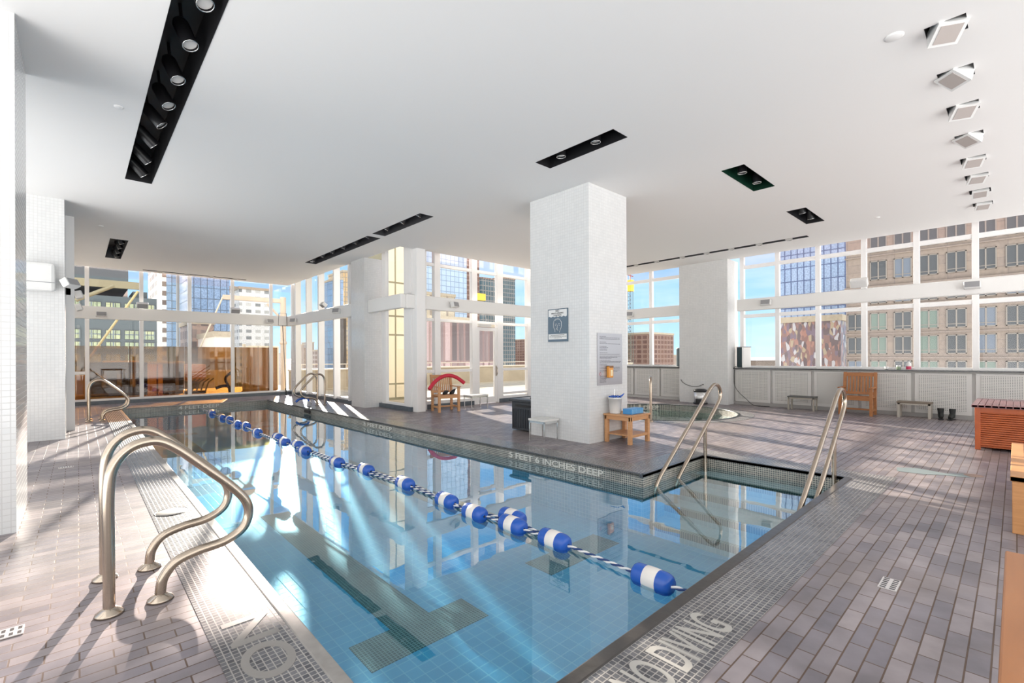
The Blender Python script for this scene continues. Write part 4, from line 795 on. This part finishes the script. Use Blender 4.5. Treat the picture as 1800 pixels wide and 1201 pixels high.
# ------------------------------------------------------------------ city
m_ground = plain('city_ground', (.20, .17, .14), .9, noise=.5, scale=.02); struct(MB().poly([[(60, -60), (3000, -900), (3000, 9000), (-2500, 9000), (-60, 60)]], -120).build('ground_city', m_ground))
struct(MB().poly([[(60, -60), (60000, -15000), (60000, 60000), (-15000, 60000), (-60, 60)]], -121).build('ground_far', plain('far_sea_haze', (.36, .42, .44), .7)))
def tower(name, label, mat, x0, x1, y0, y1, top, cat='building', crown=None):
    t = thing(name, label, cat, ((x0+x1)/2, (y0+y1)/2, -120)); part(t, 'facade', mat, x0, x1, y0, y1, -120, top)
    part(t, 'roof', crown or m_conc, x0-.3, x1+.3, y0-.3, y1+.3, top, top+1.2); return t
def TY(name, label, mat, pa, pb, Y, py, dep=25, crown=None, cat='building'):
    x0, x1 = xat(pa, Y), xat(pb, Y); pm = (pa+pb)/2; return tower(name, label, mat, x0, x1, Y, Y+dep, zat(pm, py, dY(pm, Y)), cat, crown)
def TX(name, label, mat, pa, pb, X, py, dep=25, crown=None, cat='building'):
    y1, y0 = yat(pa, X), yat(pb, X); pm = (pa+pb)/2; return tower(name, label, mat, X, X+dep, y0, y1, zat(pm, py, dX(pm, X)), cat, crown)
def cw(name, c1, c2, mo, bw, bh, ms, rough=.2, var=.25, **k): return tiles(name, c1, c2, mo, bw, bh, ms, 'H', rough=rough, rough2=.5, var=var, bump=0, **k)
g_blue = cw('blue_curtain_wall', (.17, .27, .42), (.23, .33, .48), (.09, .13, .19), 1.8, 3.4, .14); g_steel = cw('steel_blue_curtain_wall', (.16, .26, .38), (.24, .35, .50), (.10, .13, .16), 2.4, 3.2, .15)
brown = cw('brown_masonry_grid', (.10, .07, .06), (.22, .16, .13), (.30, .20, .15), 2.6, 3.2, .5, rough=.6); pink = cw('pink_masonry', (.60, .44, .40), (.52, .38, .35), (.38, .25, .22), 5, 12, .5, rough=.7, var=.1)
conc = cw('concrete_floor_grid', (.16, .12, .10), (.34, .25, .18), (.82, .76, .66), 3.5, 3.2, .8, rough=.7); ltgrey = cw('balcony_tower_grid', (.18, .19, .19), (.62, .60, .55), (.72, .70, .66), 4, 3.2, .9, rough=.6)
dkglass = cw('dark_glass_grid', (.035, .07, .08), (.07, .12, .14), (.24, .22, .20), 2.6, 3.8, .35); teal = plain('dark_teal_cladding', (.05, .065, .07), .5); brick = cw('dark_brick', (.12, .06, .045), (.17, .09, .06), (.24, .15, .11), 4, 3, .5, rough=.7)
white = plain('white_stone', (.78, .74, .66), .6); gold = cw('gold_glass', (.55, .36, .16), (.62, .45, .24), (.30, .24, .16), 3, 3.2, .3)
# left, through the far windows
tb = thing('lowrise_building', 'dark teal low building with green-yellow windows beyond the left windows', 'building', (20, 90, -120)); Yb = 90
part(tb, 'facade', teal, xat(60, Yb), xat(276, Yb), Yb, Yb+20, -120, zat(200, 521, dY(200, Yb))); part(tb, 'upper_storey', teal, xat(60, Yb), xat(227, Yb), Yb+1, Yb+16, 15, zat(180, 503, dY(180, Yb)))
part(tb, 'roof_box', teal, xat(236, Yb), xat(262, Yb), Yb+2, Yb+10, 10, zat(250, 511, dY(250, Yb)))
gw = cw('green_yellow_pane', (.30, .31, .17), (.20, .24, .15), (.1, .12, .12), 1.2, 5, .1); n_w = 0
for py0, py1 in ((532, 546), (580, 597), (601, 614), (622, 637), (642, 657)):
    for a, c_ in ((128, 142), (157, 178), (186, 212), (219, 244), (252, 273)):
        d = dY(200, Yb); f = part(tb, 'window', m_trough, xat(a, Yb), xat(c_, Yb), Yb-.12, Yb, zat(a, py1, d), zat(a, py0, d)); m = MB(); 
        for k in range(3): u0 = a+(c_-a)*(k+.08)/3; u1 = a+(c_-a)*(k+.92)/3; m.box(xat(u0, Yb), xat(u1, Yb), Yb-.2, Yb-.12, zat(a, py1-1, d), zat(a, py0+1, d))
        m.build('pane', gw, f)
TY('office_tower', 'brown banded tower rising behind the dark teal building', cw('brown_bands', (.30, .22, .19), (.13, .10, .09), (.36, .27, .23), 6, 3.2, .6, rough=.6), 60, 225, 135, 400)
TY('unfinished_tower', 'concrete frame tower with open floors right of the teal building', conc, 275, 293, 200, 380)
TY('office_tower', 'narrow blue glass tower beside the open concrete frame tower', g_steel, 293, 314, 240, 380); TY('office_tower', 'narrow dark brown tower strip between blue glass and white curved tower', brown, 314, 325, 280, 380)
TY('office_tower', 'slim white stone tower left of the wide blue glass tower', white, 325, 336, 205, 380, 20)
TY('office_tower', 'wide blue glass tower seen above the far beam centre', g_blue, 338, 404, 175, 440); TY('residential_tower', 'grey and brown tower to the right of the wide blue glass tower', brown, 402, 421, 310, 507)
TY('residential_tower', 'light grey tower with dotted balconies left of the corner column', ltgrey, 421, 474, 250, 510); TY('midrise_building', 'cream banded midrise in front of the wide blue tower', cw('cream_bands', (.80, .70, .60), (.74, .64, .54), (.34, .28, .24), 60, 9, 1.3, rough=.7, var=.05), 377, 408, 125, 592, 20)
TY('midrise_building', 'low brown block at the foot of the wide blue tower', brown, 338, 376, 148, 570, 20)
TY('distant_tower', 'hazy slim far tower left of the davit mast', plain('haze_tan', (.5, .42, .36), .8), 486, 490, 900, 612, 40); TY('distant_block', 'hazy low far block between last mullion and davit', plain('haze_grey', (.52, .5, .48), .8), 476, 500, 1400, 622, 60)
# through the side windows
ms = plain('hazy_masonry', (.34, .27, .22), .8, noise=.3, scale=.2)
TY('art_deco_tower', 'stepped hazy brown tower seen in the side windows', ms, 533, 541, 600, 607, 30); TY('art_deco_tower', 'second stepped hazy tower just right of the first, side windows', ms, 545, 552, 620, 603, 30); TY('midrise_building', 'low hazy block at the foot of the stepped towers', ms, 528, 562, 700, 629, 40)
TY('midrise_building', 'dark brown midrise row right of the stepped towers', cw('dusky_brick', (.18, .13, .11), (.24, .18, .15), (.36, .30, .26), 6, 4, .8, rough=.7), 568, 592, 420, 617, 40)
TY('glass_highrise', 'tall glass tower left of the back pillar with gold edge', g_blue, 592, 604, 260, 492); TY('glass_highrise', 'gold tinted part of the tower against the back pillar', gold, 604, 640, 300, 480); TY('glass_highrise', 'dark strip tower in front of the gold tower', dkbr, 604, 609, 230, 560, 10)
# through the door wall
TY('glass_highrise', 'broad pale blue gridded glass tower above the terrace door', cw('pale_blue_grid', (.36, .46, .58), (.42, .52, .64), (.20, .26, .34), 2.6, 2.6, .16, var=.1), 742, 821, 190, 380); TY('brick_tower', 'slim brown brick tower right of the pale blue grid tower', brick, 820, 843, 225, 380)
TY('dark_glass_tower', 'dark glass tower with brown crown left of the sky gap', dkglass, 846, 880, 280, 492, 25, brown); TY('dark_glass_tower', 'dark glass tower with ornate top right of the door mullion', dkglass, 880, 906, 320, 491, 25, brown)
TY('brick_tower', 'short brown brick tower against the central pillar edge', brick, 922, 940, 380, 598); st = cw('pink_brown_stripes', (.55, .40, .37), (.10, .075, .07), (.25, .16, .14), 2.6, 60, .4, rough=.6, var=.2)
TY('striped_midrise', 'pink and brown striped midrise below the pale blue tower', st, 742, 826, 120, 563); TY('striped_midrise', 'pink brown building seen through the terrace door glass', st, 828, 872, 130, 575); TY('stepped_building', 'tan stepped terraces low in front of the blue grid tower', cw('tan_terraces', (.60, .52, .38), (.5, .42, .3), (.3, .24, .18), 4, 3, .5, rough=.7), 742, 800, 160, 520)
t = thing('construction_hoist', 'yellow construction hoist platform high beside the slim brick tower', 'hoist', (0, 0, 0)); Y = 155; x0, x1 = xat(838, Y), xat(854, Y); z0 = zat(846, 528, dY(846, Y)); z1 = zat(846, 516, dY(846, Y))
part(t, 'platform', ylw, x0, x1, Y, Y+3, z0, z1); part(t, 'mast', brown, x0+.2, x0+1.0, Y+1, Y+2, -120, z0)
# right-hand view
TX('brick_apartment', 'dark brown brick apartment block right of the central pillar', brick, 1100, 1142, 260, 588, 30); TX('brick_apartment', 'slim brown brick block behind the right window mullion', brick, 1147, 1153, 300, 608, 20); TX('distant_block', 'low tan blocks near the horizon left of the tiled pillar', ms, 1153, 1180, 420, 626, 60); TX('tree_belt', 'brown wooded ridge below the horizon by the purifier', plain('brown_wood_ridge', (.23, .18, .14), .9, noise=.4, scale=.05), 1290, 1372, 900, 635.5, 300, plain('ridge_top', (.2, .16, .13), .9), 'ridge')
t = thing('tower_crane', 'thin lattice tower crane beyond the windows by the central pillar', 'crane', (0, 0, -120)); W[t.name] = Vector(); t.location = (0, 0, 0); X = 250; yc = yat(1108.5, X); wd = 1.1; zt = zat(1108, 487, dX(1108, X)); b = MB()
for a in (-wd, wd):
    for c_ in (-wd, wd): b.box(X+a-.12, X+a+.12, yc+c_-.12, yc+c_+.12, -120, zt-9)
z = 0
while z < zt-10: b.box(X-wd, X-wd+.15, yc-wd, yc+wd, z, z+.25); b.tube([(X-wd, yc-wd, z), (X-wd, yc+wd, z+2.4)], .1, 4); z += 2.4
b.build('mast', plain('crane_grey', (.13, .15, .11), .6), t); MB().box(X-1.5, X+1.5, yc-1.6, yc+1.6, zt-9, zt-2).build('cab', ylw, t); b = MB(); b.tube([(X, yc-2, zt), (X, yc+3, zt+2)], .3, 5); b.tube([(X, yc, zt-3), (X, yc, zt+3)], .3, 5); b.build('jib', plain('crane_red', (.4, .1, .06), .6), t)
TX('glass_highrise', 'tall blue gridded glass tower left of the stone building', cw('blue_mullion_grid', (.30, .38, .52), (.24, .33, .47), (.07, .10, .20), 1.4, 3.3, .13), 1369, 1500, 130, 300, 30)
def reflection_mat():
    m, n, l, p = new_mat('painted_city_reflection'); g = nn('ShaderNodeNewGeometry', n); mm = nn('ShaderNodeMapping', n); mm.inputs['Scale'].default_value = (1, 1.3, .5); l.new(g.outputs['Position'], mm.inputs[0])
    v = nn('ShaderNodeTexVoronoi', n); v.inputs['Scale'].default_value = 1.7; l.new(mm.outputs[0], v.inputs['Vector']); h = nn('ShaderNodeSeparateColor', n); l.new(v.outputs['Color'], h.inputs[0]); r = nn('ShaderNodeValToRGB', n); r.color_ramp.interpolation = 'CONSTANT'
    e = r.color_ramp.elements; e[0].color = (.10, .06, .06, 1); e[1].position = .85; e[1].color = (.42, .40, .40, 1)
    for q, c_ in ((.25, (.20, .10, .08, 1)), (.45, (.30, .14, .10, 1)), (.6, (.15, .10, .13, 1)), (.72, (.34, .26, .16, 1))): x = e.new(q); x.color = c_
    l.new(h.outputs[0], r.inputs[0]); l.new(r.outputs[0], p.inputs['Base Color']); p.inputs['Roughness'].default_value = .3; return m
TX('reflection_block', 'added lower block with a painted mottled brown city reflection before the blue tower', reflection_mat(), 1369, 1478, 110, 566, 10)  # city reflected in the blue tower, painted as colour cells on an added block
# stone building
X = 80; m_stone = cw('tan_stone_blocks', (.215, .17, .135), (.19, .15, .125), (.13, .10, .085), 2.6, 1.08, .03, rough=.8, var=.12)
sb = thing('stone_apartment_building', 'large tan stone apartment building filling the right-hand windows', 'building', (X, 0, -120)); part(sb, 'facade', m_stone, X, X+20, -30, 16.4, -120, 28)
for z0, z1, o in ((10.5, 10.9, .5), (8.0, 8.25, .25), (4.25, 4.45, .2), (1.0, 1.2, .2), (-2.2, -2.0, .2), (14.95, 15.15, .2)): part(sb, 'string_course', m_stone, X-o, X, -30, 16.5, z0, z1)
g_w = [plain('dark_window_pane', (.045, .05, .055), .15), plain('green_blind_pane', (.10, .135, .11), .25), plain('grey_blind_pane', (.10, .12, .15), .2)]; wfr = plain('window_frame_tan', (.19, .165, .14), .6); random.seed(11)
def swin(yc, z0, z1, w_, gm):
    f = MB(); f.box(X-.14, X, yc-w_/2, yc-w_/2+.12, z0, z1); f.box(X-.14, X, yc+w_/2-.12, yc+w_/2, z0, z1); f.box(X-.14, X, yc-.07, yc+.07, z0, z1); f.box(X-.14, X, yc-w_/2, yc+w_/2, z0, z0+.1); f.box(X-.14, X, yc-w_/2, yc+w_/2, z1-.1, z1); f.box(X-.12, X, yc-w_/2, yc+w_/2, z0+.42, z0+.5)
    o = f.build('window', wfr, sb); m = MB(); m.box(X-.06, X-.01, yc-w_/2+.1, yc+w_/2-.1, z0+.05, z1-.05); m.build('pane', gm, o)
for k in range(8):
    yc = 15.3-2.57*k
    for z0, z1 in ((4.85, 7.2), (1.6, 3.95), (-1.65, .7), (-4.9, -2.5), (8.5, 9.9), (11.7, 14.3), (15.5, 17.9), (18.8, 21.2)):
        if k == 0 and z0 > 8: continue
        swin(yc, z0, z1, 1.85, g_w[(k+int(z0*1.3)) % 2 if z0 < 8 else 0] if random.random() < .85 else g_w[2])
